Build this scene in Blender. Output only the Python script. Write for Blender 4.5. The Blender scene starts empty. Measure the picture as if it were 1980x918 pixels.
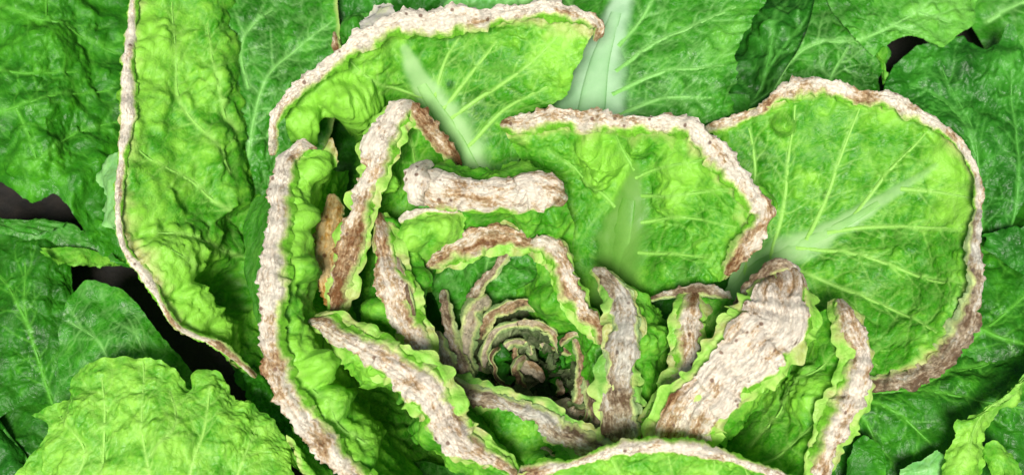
import bpy, math, time
import numpy as np
from mathutils import Vector, Matrix
T0 = time.time()
SC = bpy.context.scene
COL = SC.collection
R = math.radians

# ------------------------------------------------------------------ camera
TILT = R(24)                       # away from straight down, towards the viewer's side
TARGET = np.array([0.0, 0.0, 0.12])
DIST = 0.92
FRAME_W = 0.60                     # width seen at the target, metres
cam_pos = TARGET + DIST * np.array([0.0, -math.sin(TILT), math.cos(TILT)])
cam = bpy.data.cameras.new('camera'); camo = bpy.data.objects.new('camera', cam); COL.objects.link(camo)
camo.location = cam_pos; camo.rotation_euler = (TILT, 0, 0)
cam.sensor_width = 36; cam.lens = 36 * DIST / FRAME_W
cam.clip_start = 0.01; cam.clip_end = 50
cam.dof.use_dof = True; cam.dof.focus_distance = DIST - 0.02; cam.dof.aperture_fstop = 8
SC.camera = camo
# ------------------------------------------------------------------ light
SUN_EL, SUN_AZ = R(59), R(188)     # azimuth measured from +Y (top of picture) towards +X
w = bpy.data.worlds.new('World'); SC.world = w; w.use_nodes = True
nt = w.node_tree; nt.nodes.clear()
sky = nt.nodes.new('ShaderNodeTexSky'); sky.sky_type = 'NISHITA'; sky.sun_disc = False
sky.sun_elevation = SUN_EL; sky.sun_rotation = SUN_AZ; sky.dust_density = 3.0; sky.air_density = 0.8
bgn = nt.nodes.new('ShaderNodeBackground'); bgn.inputs[1].default_value = 0.05
wo = nt.nodes.new('ShaderNodeOutputWorld')
nt.links.new(sky.outputs[0], bgn.inputs[0]); nt.links.new(bgn.outputs[0], wo.inputs[0])
sl = bpy.data.lights.new('sun', 'SUN'); sl.energy = 4.9; sl.angle = R(15); sl.color = (1.0, 0.96, 0.9)
so = bpy.data.objects.new('sun', sl); COL.objects.link(so)
sd = Vector((math.sin(SUN_AZ) * math.cos(SUN_EL), math.cos(SUN_AZ) * math.cos(SUN_EL), math.sin(SUN_EL)))
so.rotation_euler = sd.to_track_quat('Z', 'Y').to_euler(); so.location = sd * 3
SC.view_settings.view_transform = 'Standard'; SC.view_settings.look = 'None'
SC.view_settings.exposure = 0.42; SC.view_settings.gamma = 1.0
SC.render.engine = 'CYCLES'
try:
    SC.cycles.max_bounces = 8; SC.cycles.transmission_bounces = 4; SC.cycles.diffuse_bounces = 4
except Exception: pass

# ------------------------------------------------------------------ photo pixel + height  ->  point in the place
CM = 0.01
ct, st_ = math.cos(TILT), math.sin(TILT)
VIEW = np.array([0.0, st_, -ct]); UPV = np.array([0.0, ct, st_])
def at(P):
    """P[...,3] = (pixel x, pixel y, height cm) -> world xyz on the ray through that pixel at that height"""
    P = np.asarray(P, float)
    sx = (P[..., 0] - 990) / 1980 * FRAME_W / DIST
    sy = -(P[..., 1] - 459) / 1980 * FRAME_W / DIST
    d = VIEW + sx[..., None] * np.array([1.0, 0, 0]) + sy[..., None] * UPV
    t = (P[..., 2] * CM - cam_pos[2]) / d[..., 2]
    return cam_pos + d * t[..., None]
PX = 0.0003                        # one photo pixel at the target, metres

# ------------------------------------------------------------------ noise
def _h(*c):
    n = np.zeros_like(c[0], dtype=np.uint32)
    for k, v in zip((0x9E3779B1, 0x85EBCA77, 0xC2B2AE3D, 0x27D4EB2F), c):
        n = (n ^ (v.astype(np.int64).astype(np.uint32) * np.uint32(k)))
        n = (n ^ (n >> np.uint32(15))) * np.uint32(0x2C1B3C6D)
        n = n ^ (n >> np.uint32(12))
    n = n * np.uint32(0x297A2D39); n = n ^ (n >> np.uint32(15))
    return n.astype(np.float64) / 4294967296.0
def vnoise(P, seed=0):
    """smooth noise -1..1 at P[N,3]"""
    i = np.floor(P).astype(np.int64); f = P - i
    u = f * f * f * (f * (f * 6 - 15) + 10)
    out = np.zeros(len(P)); s = np.full(len(P), seed, np.int64)
    for dx in (0, 1):
        for dy in (0, 1):
            for dz in (0, 1):
                a = _h(i[:, 0] + dx, i[:, 1] + dy, i[:, 2] + dz, s) * 6.2831853
                b = _h(i[:, 0] + dx, i[:, 1] + dy, i[:, 2] + dz, s + 77) * 2 - 1
                rr = np.sqrt(1 - b * b)
                g = (rr * np.cos(a)) * (f[:, 0] - dx) + (rr * np.sin(a)) * (f[:, 1] - dy) + b * (f[:, 2] - dz)
                wt = (u[:, 0] if dx else 1 - u[:, 0]) * (u[:, 1] if dy else 1 - u[:, 1]) * (u[:, 2] if dz else 1 - u[:, 2])
                out += g * wt
    return out * 1.7
def fbm(P, seed=0, n=3, gain=.5):
    o = np.zeros(len(P)); a = 1.0
    for k in range(n):
        o += a * vnoise(P * (2.03 ** k), seed + k * 13); a *= gain
    return o
def worley(P, seed=0):
    i = np.floor(P).astype(np.int64)
    f1 = np.full(len(P), 9.0); f2 = np.full(len(P), 9.0); s = np.full(len(P), seed, np.int64)
    for dx in (-1, 0, 1):
        for dy in (-1, 0, 1):
            for dz in (-1, 0, 1):
                c = [i[:, 0] + dx, i[:, 1] + dy, i[:, 2] + dz]
                d = np.sqrt(sum((c[k] + _h(c[0], c[1], c[2], s + k * 31) - P[:, k]) ** 2 for k in range(3)))
                m = d < f1
                f2 = np.where(m, f1, np.minimum(f2, d)); f1 = np.where(m, d, f1)
    return f1, f2
def sstep(a, b, x):
    t = np.clip((x - a) / (b - a), 0, 1); return t * t * (3 - 2 * t)

# ------------------------------------------------------------------ curves and patches
def catmull(P, t):
    """P[n,k] control rows, t in 0..1 (uniform)"""
    P = np.asarray(P, float); n = len(P)
    if n == 1: return np.repeat(P, len(t), 0)
    x = np.clip(t, 0, 1) * (n - 1); i = np.minimum(x.astype(int), n - 2); f = (x - i)
    f = f.reshape((-1,) + (1,) * (P.ndim - 1))
    g = lambda k: P[np.clip(k, 0, n - 1)]
    p0 = np.where((i - 1 < 0).reshape(f.shape), 2 * g(i) - g(i + 1), g(i - 1)); p1 = g(i); p2 = g(i + 1)
    p3 = np.where((i + 2 > n - 1).reshape(f.shape), 2 * g(i + 1) - g(i), g(i + 2))
    return .5 * (2 * p1 + (p2 - p0) * f + (2 * p0 - 5 * p1 + 4 * p2 - p3) * f ** 2 + (3 * p1 - p0 - 3 * p2 + p3) * f ** 3)
def resample(P, n, dims=2):
    P = np.asarray(P, float)
    fine = catmull(P, np.linspace(0, 1, 40 * len(P)))
    L = np.r_[0, np.cumsum(np.linalg.norm(np.diff(fine[:, :dims], axis=0), axis=1))]
    if L[-1] < 1e-9: return np.repeat(P[:1], n, 0)
    return np.stack([np.interp(np.linspace(0, L[-1], n), L, fine[:, k]) for k in range(P.shape[1])], 1)

def grid_mesh(name, V, att, uv, mat, parent, nu, nv):
    """V[nv,nu,3] -> one mesh object"""
    me = bpy.data.meshes.new(name)
    idx = np.arange(nv * nu).reshape(nv, nu)
    q = np.stack([idx[:-1, :-1], idx[:-1, 1:], idx[1:, 1:], idx[1:, :-1]], -1).reshape(-1, 4)
    me.vertices.add(nv * nu); me.vertices.foreach_set('co', V.reshape(-1).astype(np.float32))
    me.loops.add(q.size); me.loops.foreach_set('vertex_index', q.reshape(-1).astype(np.int32))
    me.polygons.add(len(q)); me.polygons.foreach_set('loop_start', np.arange(0, q.size, 4, dtype=np.int32))
    try: me.polygons.foreach_set('loop_total', np.full(len(q), 4, np.int32))
    except Exception: pass
    me.polygons.foreach_set('use_smooth', np.ones(len(q), bool))
    me.update(calc_edges=True)
    ca = me.color_attributes.new('mix', 'FLOAT_COLOR', 'POINT')
    a4 = np.ones((nv * nu, 4), np.float32); k_ = att.shape[-1]; a4[:, 3] = 0; a4[:, :k_] = att.reshape(-1, k_)
    ca.data.foreach_set('color', a4.reshape(-1))
    ul = me.uv_layers.new(name='UVMap'); ul.data.foreach_set('uv', uv.reshape(-1, 2)[q.reshape(-1)].astype(np.float32).reshape(-1))
    me.materials.append(mat)
    o = bpy.data.objects.new(name, me); COL.objects.link(o)
    if parent: o.parent = parent
    return o
def normals(V):
    du = np.gradient(V, axis=1); dv = np.gradient(V, axis=0)
    n = np.cross(du, dv); n /= (np.linalg.norm(n, axis=-1, keepdims=True) + 1e-12)
    s = np.sign(np.sum(n * (cam_pos - V), -1).mean()) or 1.0
    return n * s
def seg_dist(Q, A, B):
    """distance from Q[N,2] to segments, returns (dist, t, index) of the nearest"""
    best = np.full(len(Q), 1e9); bi = np.zeros(len(Q), int); bt = np.zeros(len(Q))
    for k in range(len(A)):
        ab = B[k] - A[k]; l2 = ab @ ab + 1e-9
        t = np.clip(((Q - A[k]) @ ab) / l2, 0, 1)
        d = np.linalg.norm(Q - A[k] - t[:, None] * ab, axis=1)
        m = d < best; best[m] = d[m]; bi[m] = k; bt[m] = t[m]
    return best, bt, bi

rng = np.random.default_rng(11)
SEED = [3]
class Leaf: pass
def blade(name, rows, mat, parent=None, veins=(), midrib=None, pucker=1.0, cell=1.0, wave=1.0, rough=(0, 0, 0, 6),
          lumps=(), burn=0.0, burn_w=.12, light=0.5, tints=(), res=3.4, ruffle=0.0, ruf_n=10, vein_mat=None, branch=True, vein_hw=3.2):
    """a leaf surface lofted through control curves; last row is the rim.
    rough = edge raggedness in photo px for (u0, u1, v0, v1) borders; ruffle = wave height in cm along the rim"""
    SEED[0] += 7; sd_ = SEED[0]
    nr = max(len(r) for r in rows) * 3 + 4
    C = np.stack([resample(r, nr) for r in rows])            # rows, nr, 3
    span_v = np.linalg.norm(np.diff(C[..., :2], axis=0), axis=-1).sum(0).max()
    span_u = np.linalg.norm(np.diff(C[..., :2], axis=1), axis=-1).sum(1).max()
    nu = int(np.clip(span_u / res, 24, 230)); nv = int(np.clip(span_v / res, 16, 200))
    G = catmull(C, np.linspace(0, 1, nv))                    # nv, nr, 3
    G = np.stack([catmull(G[j], np.linspace(0, 1, nu)) for j in range(nv)])
    u = np.linspace(0, 1, nu)[None, :].repeat(nv, 0); v = np.linspace(0, 1, nv)[:, None].repeat(nu, 1)
    # ragged borders: push the border in and out across the surface
    def edge(axis, side, amp):
        if amp == 0: return
        ln = G[:, 0 if side == 0 else -1, :2] if axis == 'u' else G[0 if side == 0 else -1, :, :2]
        L = np.r_[0, np.cumsum(np.linalg.norm(np.diff(ln, axis=0), axis=1))]
        P = np.stack([L / 34, np.full_like(L, sd_ * 3.7 + side * 9), np.zeros_like(L)], 1)
        n = fbm(P, sd_, 4, .62) * amp
        if axis == 'u':
            nb = G[:, 4 if side == 0 else -5, :2]; d = ln - nb
            wgt = (1 - u if side == 0 else u) ** 8
            nn = n[:, None, None] * (d / (np.linalg.norm(d, axis=1, keepdims=True) + 1e-6))[:, None, :]
        else:
            nb = G[4 if side == 0 else -5, :, :2]; d = ln - nb
            wgt = (1 - v if side == 0 else v) ** 8
            nn = n[None, :, None] * (d / (np.linalg.norm(d, axis=1, keepdims=True) + 1e-6))[None, :, :]
        G[..., :2] += nn * wgt[..., None]
    edge('u', 0, rough[0]); edge('u', 1, rough[1]); edge('v', 0, rough[2]); edge('v', 1, rough[3])
    Q = G[..., :2].reshape(-1, 2)
    V = at(G); Vf = V.reshape(-1, 3) / CM                     # in cm
    # veins: given polylines and the branches that grow from them
    main = [np.array(p, float) for p in veins]
    if midrib is not None: main.append(np.array([q[:2] for q in midrib], float))
    A, B, W = [], [], []
    def addline(L, w0, w1):
        for k in range(len(L) - 1):
            A.append(L[k]); B.append(L[k + 1]); W.append(w0 + (w1 - w0) * k / max(1, len(L) - 1))
    rg = np.random.default_rng(sd_)
    def grow(L, gen):
        ln = np.linalg.norm(np.diff(L, axis=0), axis=1).sum()
        if ln < 40: return
        S = resample(L, max(3, int(ln / (26 if gen == 0 else 20))))
        side = 1
        for k in range(1, len(S) - 1):
            tg = S[k + 1] - S[k - 1]; tg /= np.linalg.norm(tg) + 1e-6
            for side in ((1, -1) if gen == 0 else (rg.choice([1, -1]),)):
                a = R(rg.uniform(38, 66)) * side; ca_, sa_ = math.cos(a), math.sin(a)
                d = np.array([tg[0] * ca_ - tg[1] * sa_, tg[0] * sa_ + tg[1] * ca_])
                l = rg.uniform(30, 85) * (1 if gen == 0 else .5); p = S[k].copy(); pl = [p.copy()]
                for m in range(5):
                    a2 = rg.normal(0, .22) - side * .09; c2, s2 = math.cos(a2), math.sin(a2)
                    d = np.array([d[0] * c2 - d[1] * s2, d[0] * s2 + d[1] * c2]); p = p + d * l / 5; pl.append(p.copy())
                pl = np.array(pl); addline(pl, 1.9 if gen == 0 else 1.3, .7)
                if gen == 0: grow(pl, 1)
    for L in main:
        S = resample(L, max(4, int(np.linalg.norm(np.diff(L, axis=0), axis=1).sum() / 14)))
        wig = np.cumsum(rg.normal(0, .5, S.shape), 0); wig -= wig[:1]; wig *= np.minimum(1, np.linspace(0, 1, len(S)))[:, None]
        S = S + wig * .6
        addline(S, 4.2, 1.8)
        if branch: grow(L, 0)
    vein = np.zeros(len(Q)); dome = np.zeros(len(Q))
    if A:
        A_, B_, W_ = np.array(A), np.array(B), np.array(W)
        # strength field: widest veins win
        for k in range(len(A_)):
            lo = np.minimum(A_[k], B_[k]) - 26; hi = np.maximum(A_[k], B_[k]) + 26
            m = np.nonzero((Q[:, 0] > lo[0]) & (Q[:, 0] < hi[0]) & (Q[:, 1] > lo[1]) & (Q[:, 1] < hi[1]))[0]
            if not len(m): continue
            ab = B_[k] - A_[k]; t = np.clip(((Q[m] - A_[k]) @ ab) / (ab @ ab + 1e-9), 0, 1)
            d = np.linalg.norm(Q[m] - A_[k] - t[:, None] * ab, axis=1); wd = W_[k]
            vein[m] = np.maximum(vein[m], np.exp(-(d / (wd * 1.35)) ** 2) * min(.85, .28 + wd * .17))
            dome[m] = np.maximum(dome[m], np.exp(-(d / (wd * 2.2 + 3)) ** 2) * min(1, wd / 3.2))
    # puckered tissue between the veins
    f1, f2 = worley(Vf * np.array([1, 1, 1]) * (.95 * cell) + vnoise(Vf * 1.3, sd_)[:, None] * .35, sd_)
    g1, g2 = worley(Vf * (2.9 * cell) + vnoise(Vf * 3, sd_ + 2)[:, None] * .3, sd_ + 5)
    cellA = sstep(-.05, .75, f2 - f1); cellB = sstep(0, .5, g2 - g1)
    rimw = v.reshape(-1)
    pm = .55 + .75 * sstep(-.35, .45, vnoise(Vf * .42, sd_ + 61))
    disp = pucker * pm * (.17 * (cellA - .5) + .14 * vnoise(Vf * 1.0, sd_ + 8) + .06 * (cellB - .5) + .008 * fbm(Vf * 5, sd_ + 9, 2)) \
        + wave * (.28 * vnoise(Vf * .33, sd_ + 1) + .16 * vnoise(Vf * .8, sd_ + 4)) - dome * .13 * pucker
    L = np.r_[0, np.cumsum(np.linalg.norm(np.diff(G[-1, :, :2], axis=0), axis=1))]
    if ruffle:
        ph = vnoise(np.stack([L / 70, L * 0 + sd_, L * 0], 1), sd_) * 5
        rf = vnoise(np.stack([L / 30, L * 0 + sd_, L * 0], 1), sd_ + 2) * ruffle * .9 + vnoise(np.stack([L / 13, L * 0 + sd_, L * 0], 1), sd_ + 3) * ruffle * .5
        disp = disp + (rf[None, :].repeat(nv, 0) * v ** 9).reshape(-1)
    pale = np.zeros(len(Q))
    for (lx, ly, lr, lh) in lumps:
        d = np.linalg.norm(Q - [lx, ly], axis=1) / lr
        wob = 1 + .25 * vnoise(np.c_[Q / 22, np.full(len(Q), lx)], sd_)
        b = np.clip(1 - (d * wob) ** 2, 0, 1) ** .85
        disp += b * lh * 1.25 * (1 + .15 * fbm(Vf * 2.6, sd_ + 17, 2)); pale = np.maximum(pale, b * min(1, abs(lh)) * (lh > 0))
    wide = np.zeros(len(Q))
    if midrib is not None:
        S = resample(midrib, 40); d, t, k = seg_dist(Q, S[:-1, :2], S[1:, :2]); hw = S[k, 2] * (1 - t) + S[k + 1, 2] * t
        hw = hw * (1 + .25 * vnoise(Vf * 1.1, sd_ + 71))
        wide = 1 - sstep(.55, 1.5, d / hw)
        disp = disp * (1 - .85 * (1 - sstep(.9, 2.0, d / hw)))
        disp += (1 - np.clip(d / hw / 1.25, 0, 1) ** 2) * np.minimum(.28, hw * .008)
    N = normals(V)
    V = V + N * (disp * CM).reshape(nv, nu, 1)
    # colour masks: r = dried/burnt, g = vein, b = how light and yellow the tissue is
    edgeb = np.zeros((nv, nu))
    if burn:
        bn = .5 * fbm(np.c_[Q / 26, np.full(len(Q), sd_)], sd_ + 21, 3)
        edgeb = (sstep(1 - burn_w * (1 + .9 * bn), 1.0, rimw) * burn).reshape(nv, nu)
    lt = light + .22 * (cellA - .5) + .10 * (cellB - .5) + .24 * vnoise(Vf * .45, sd_ + 31) + .14 * vnoise(Vf * 1.2, sd_ + 33) + .25 * pale
    for (tx, ty, tr, tv) in tints:
        lt += tv * np.exp(-(np.linalg.norm(Q - [tx, ty], axis=1) / tr) ** 2)
    lt += .25 * sstep(1 - burn_w * 2.2, 1, rimw) * (burn > 0)
    nf = .55 if mat in (DEEP, BLUE) else 1.0
    net = nf * ((1 - sstep(0, .17, f2 - f1)) * .24 + (1 - sstep(0, .13, g2 - g1)) * .15)
    vn = np.maximum(vein, net * (pucker > 0))
    vn = vn * (1 - .7 * wide)
    att = np.stack([edgeb.reshape(-1), np.clip(vn, 0, 1), np.clip(lt, 0, 1.2), wide * (np.clip(hw / 13, 0, 1) if midrib is not None else 0)], -1)
    uv = np.stack([u * span_u * PX, v * span_v * PX], -1)
    o = grid_mesh(name, V, att, uv, mat, parent, nu, nv)
    # raised veins, each a tapering ridge grown along the surface
    Vf2 = V.reshape(-1, 3); Nf = N.reshape(-1, 3)
    def ridge(nm, line, hw0, hw1, m, flat=.55):
        L = np.array([q[:2] for q in line], float); ln = np.linalg.norm(np.diff(L, axis=0), axis=1).sum()
        n = max(6, int(ln / 7)); S = resample(L, n)
        wg = np.cumsum(rg.normal(0, .35, S.shape), 0); S = S + wg * np.linspace(0, 1, n)[:, None]
        hws = resample(np.array([list(q[:2]) + [q[2] if len(q) > 2 else hw0 + (hw1 - hw0) * i / (len(line) - 1)] for i, q in enumerate(line)], float), n)[:, 2]
        ins = (S[:, 0] > Q[:, 0].min() - 3) & (S[:, 0] < Q[:, 0].max() + 3)
        S = S[ins]; hws = hws[ins]; n = len(S)
        if n < 5: return
        ids = np.array([np.argmin(((Q - s) ** 2).sum(1)) for s in S])
        P = Vf2[ids].copy(); NN = Nf[ids].copy()
        for _ in range(5 + int(hws.max())):
            P[1:-1] = (P[:-2] + 2 * P[1:-1] + P[2:]) / 4; NN[1:-1] = (NN[:-2] + 2 * NN[1:-1] + NN[2:]) / 4
        NN /= np.linalg.norm(NN, axis=1, keepdims=True)
        Tn = np.gradient(P, axis=0); Tn /= np.linalg.norm(Tn, axis=1, keepdims=True) + 1e-12
        Sd = np.cross(Tn, NN); K = 11 if hws.max() > 8 else 7
        th = np.linspace(-math.pi / 2, math.pi / 2, K)
        wv = (hws * PX)[:, None]
        big = hws.max() >= 8
        hgt = wv * flat * (.7 if not big else .22)
        VV = P[None] + np.sin(th)[:, None, None] * (Sd * wv)[None] + (np.cos(th)[:, None, None] * 1.5 - .55) * (NN * hgt)[None]
        f = VV.reshape(-1, 3)
        VV = (f + np.tile(NN, (K, 1)) * (fbm(f / CM * 1.6, sd_, 2)[:, None] * .0003)).reshape(K, n, 3)
        at_ = np.zeros((K, n, 4)); at_[..., 3] = (np.clip((hws - 1) / 9, 0, .9)[None] * np.maximum(.0, np.cos(th))[:, None] ** .35 if big else 0); at_[..., 1] = (.45 + .55 * np.maximum(0, np.cos(th))[:, None] ** .8); at_[..., 2] = light
        at_[..., 1] *= (.3 if big else 1) * (.8 + .2 * np.minimum(1, hws / 6)[None])
        uv_ = np.stack([np.tile(np.linspace(0, ln * PX, n), (K, 1)), np.tile((th * .01)[:, None], (1, n))], -1)
        grid_mesh(nm, VV, at_, uv_, m, o, n, K)
    if midrib is not None: ridge('midrib', [tuple(q) for q in resample(np.array([(q[0], q[1], q[2] * .5) for q in midrib]), 12)[:9]], 8, 3, mat)
    for L in veins: ridge('side_vein', L, vein_hw, vein_hw * .4, mat, .5)
    return o

def margin(name, pts, mat, parent, curl=1.25, flat=.2, crinkle=.5, jag=.35, green=(0, 0), inner=.85, inward=(1050, 690), res=2.6, twist=.3, skirt=None, fold=1.0, skside=1, skirt_on=False, wvar=.26):
    """dried rim of a leaf: a crumpled, papery strip.  pts = (px, py, height cm, half width px, brownness)"""
    SEED[0] += 7; sd_ = SEED[0]
    P0 = np.array(pts, float)
    ln = np.linalg.norm(np.diff(P0[:, :2], axis=0), axis=1).sum()
    n = int(np.clip(ln / res, 20, 420)); S = resample(P0, n); K = int(np.clip(P0[:, 3].max() * 2.6 / res, 15, 48))
    Lc = np.linspace(0, ln, n)
    one = lambda f, s, k=3: fbm(np.stack([Lc / f, Lc * 0 + sd_ * 1.3, Lc * 0], 1), sd_ + s, k, .6)
    tg = np.gradient(S[:, :2], axis=0); tg /= np.linalg.norm(tg, axis=1, keepdims=True) + 1e-9
    S[:, :2] += np.stack([-tg[:, 1], tg[:, 0]], 1) * (one(44, 1, 3) * np.minimum(4.5, S[:, 3] * .2))[:, None]
    S[:, 2] += one(70, 2) * .3 - .55 * (1 - np.minimum(1, np.minimum(np.arange(n), np.arange(n)[::-1]) / 12.)) ** 2; S[:, 3] *= 1.07
    P = at(S[:, :3]); Tn = np.gradient(P, axis=0); Tn /= np.linalg.norm(Tn, axis=1, keepdims=True) + 1e-12
    for _ in range(8): Tn[1:-1] = (Tn[:-2] + 2 * Tn[1:-1] + Tn[2:]) / 4
    Tn /= np.linalg.norm(Tn, axis=1, keepdims=True) + 1e-12
    up = cam_pos - P; up /= np.linalg.norm(up, axis=1, keepdims=True)
    up = up * .6 + np.array([0, 0, 1.]) * .4
    Sd = np.cross(Tn, up); Sd /= np.linalg.norm(Sd, axis=1, keepdims=True); Nn = np.cross(Sd, Tn)
    c_ = at(np.array([inward[0], inward[1], 10.])); sgn = np.sign(np.sum(((c_ - P) * Sd).sum(1))) or 1.0
    a = np.linspace(-1, 1, K)
    taper = np.minimum(1, np.minimum(np.arange(n) + 1.5, n - np.arange(n) + .5) / 7.)
    hw = S[:, 3] * PX * (1 + wvar * one(70, 8, 2)) * (.45 + .55 * taper ** .5)
    hwp = hw / PX
    # the two sides are torn independently
    j1 = (one(22, 6, 4) * .55 + one(7, 16, 2) * .12) * np.minimum(10, hwp * .5 + 1) * jag * 2.9 / np.maximum(hwp, 3)
    j0 = (one(22, 7, 4) * .55 + one(7, 17, 2) * .12) * np.minimum(10, hwp * .5 + 1) * jag * 2.9 / np.maximum(hwp, 3)
    aa = a[:, None]
    wgt = np.abs(aa) ** (3 + np.clip(hwp.max() - 14, 0, 40) * .25)
    a_in = aa * sgn
    if skirt is not None: j1 = one(34, 6, 2) * .30; j0 = one(34, 7, 2) * .30
    ax = aa * (1 + np.where(a_in > 0, .22 * inner, 0)) * (1 + wgt * np.where(aa > 0, j1[None], j0[None]) * np.where(a_in > 0, .9, 1.5))
    th = aa * curl * 1.0 + (one(70, 5) * twist)[None]
    mid = (one(110, 21, 1) * .2)[None]
    zc = (np.cos(th) - .55) * flat - sstep(.8, 1.0, np.abs(aa)) * np.where(aa * sgn > 0, .12, .5) * (.6 + .4 * np.sign(aa) * one(40, 22)[None])
    ws = aa * hwp[None]
    sv = np.stack([np.tile(Lc, (K, 1)).ravel(), ws.ravel(), np.full(n * K, sd_ * 11.)], 1)
    sw = sv + np.c_[np.zeros(len(sv)), vnoise(sv / [110, 90, 1], sd_ + 33) * 6, np.zeros(len(sv))]
    fd = vnoise(sw / [110, 16, 1], sd_ + 30) * .45 + vnoise(sw / [48, 8, 1], sd_ + 31) * .22 + (.5 - np.abs(vnoise(sw / [75, 10, 1], sd_ + 32))) * .4 + vnoise(sv / [26, 30, 1], sd_ + 34) * .10
    zc = zc + fd.reshape(K, n) * fold * .42
    zc = zc - .62 * np.clip(a_in, 0, 1) ** 1.3 * (1 if inner else 0)
    zc = zc * np.minimum(1, 20 / np.maximum(hwp, 1))[None] ** .5
    V = P[None] + (ax + mid * (1 - aa ** 2))[..., None] * (Sd * hw[:, None])[None] + zc[..., None] * (Nn * hw[:, None])[None]
    f = V.reshape(-1, 3) / CM
    U = np.tile(Lc, (K, 1)) * .03; Wd = ws * .03
    uvc = np.stack([U.reshape(-1), Wd.reshape(-1), np.full(U.size, sd_ * 1.0)], 1)
    wrp = vnoise(uvc * [.4, .6, 1], sd_ + 40)[:, None] * [0, .35, 0]
    rd = 1 - np.abs(vnoise((uvc + wrp) * [1.1, 4.2, 1], sd_ + 9)); rd2 = 1 - np.abs(vnoise((uvc + wrp * 1.5) * [1.8, 7.5, 1], sd_ + 10))
    disp = crinkle * (.045 * (rd - .6) + .022 * (rd2 - .6) + .015 * vnoise(uvc * [1.6, 2.2, 1], sd_ + 11) + .02 * fbm(f * 6, sd_ + 12, 2))
    disp *= np.tile(np.minimum(1.0, hw / (14 * PX)), (K, 1)).reshape(-1)
    N = normals(V); V = V + N * (disp * CM).reshape(K, n, 1)
    blot = fbm((uvc + wrp) * [.55, 1.5, 1], sd_ + 14, 4, .6).reshape(K, n)
    tone = np.tile(S[:, 4], (K, 1)) + .42 * blot + .07 * (np.abs(aa) > .85) + .2 * aa * one(120, 60, 2)[None] + .10 * a_in
    crack = (sstep(.84, .98, rd) * .6 + sstep(.86, .98, rd2) * .4).reshape(K, n)
    gr = np.zeros((K, n))
    gn = .3 * fbm(uvc * [.8, .8, 1], sd_ + 15, 3).reshape(K, n)
    if inner and skirt is None:
        gr = np.maximum(gr, sstep(1 - inner, 1.15, a_in + gn * 1.6) * np.clip(1.35 - tone * .7, 0, 1))
    if green[0]: gr = np.maximum(gr, sstep(1 - green[0], 1.05, -aa + gn))
    if green[1]: gr = np.maximum(gr, sstep(1 - green[1], 1.05, aa + gn))
    att = np.stack([np.clip(tone, 0, 1), crack, gr], -1)
    if skirt is not None:
        lt = skirt + .2 * blot; bn = sstep(.25, .75, .45 + .5 * fbm(uvc * [.7, .7, 1], sd_ + 50, 3).reshape(K, n)) * .5
        att = np.stack([bn, np.full((K, n), .12), np.clip(lt, 0, 1.2)], -1)
    uv = np.stack([U, Wd], -1)
    ob = grid_mesh(name, V, att, uv, mat, parent, n, K)
    if name == 'dry_margin' and skirt is None and skirt_on:
        sp_ = []
        for p in pts:
            dx, dy = 1050 - p[0], 640 - p[1]; q = math.hypot(dx, dy) + 1e-6; k = 4.0 * skside
            sp_.append((p[0] + dx / q * k, p[1] + dy / q * k, p[2] - .5, p[3] * 1.15 + 7, 0))
        margin('frill', sp_, SKIRT if mat is DRY else SKIRT2, parent, curl=1.15, flat=.25, crinkle=1.1, inner=0, res=3.6, twist=.05, skirt=.7, fold=.5)
    return ob

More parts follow.
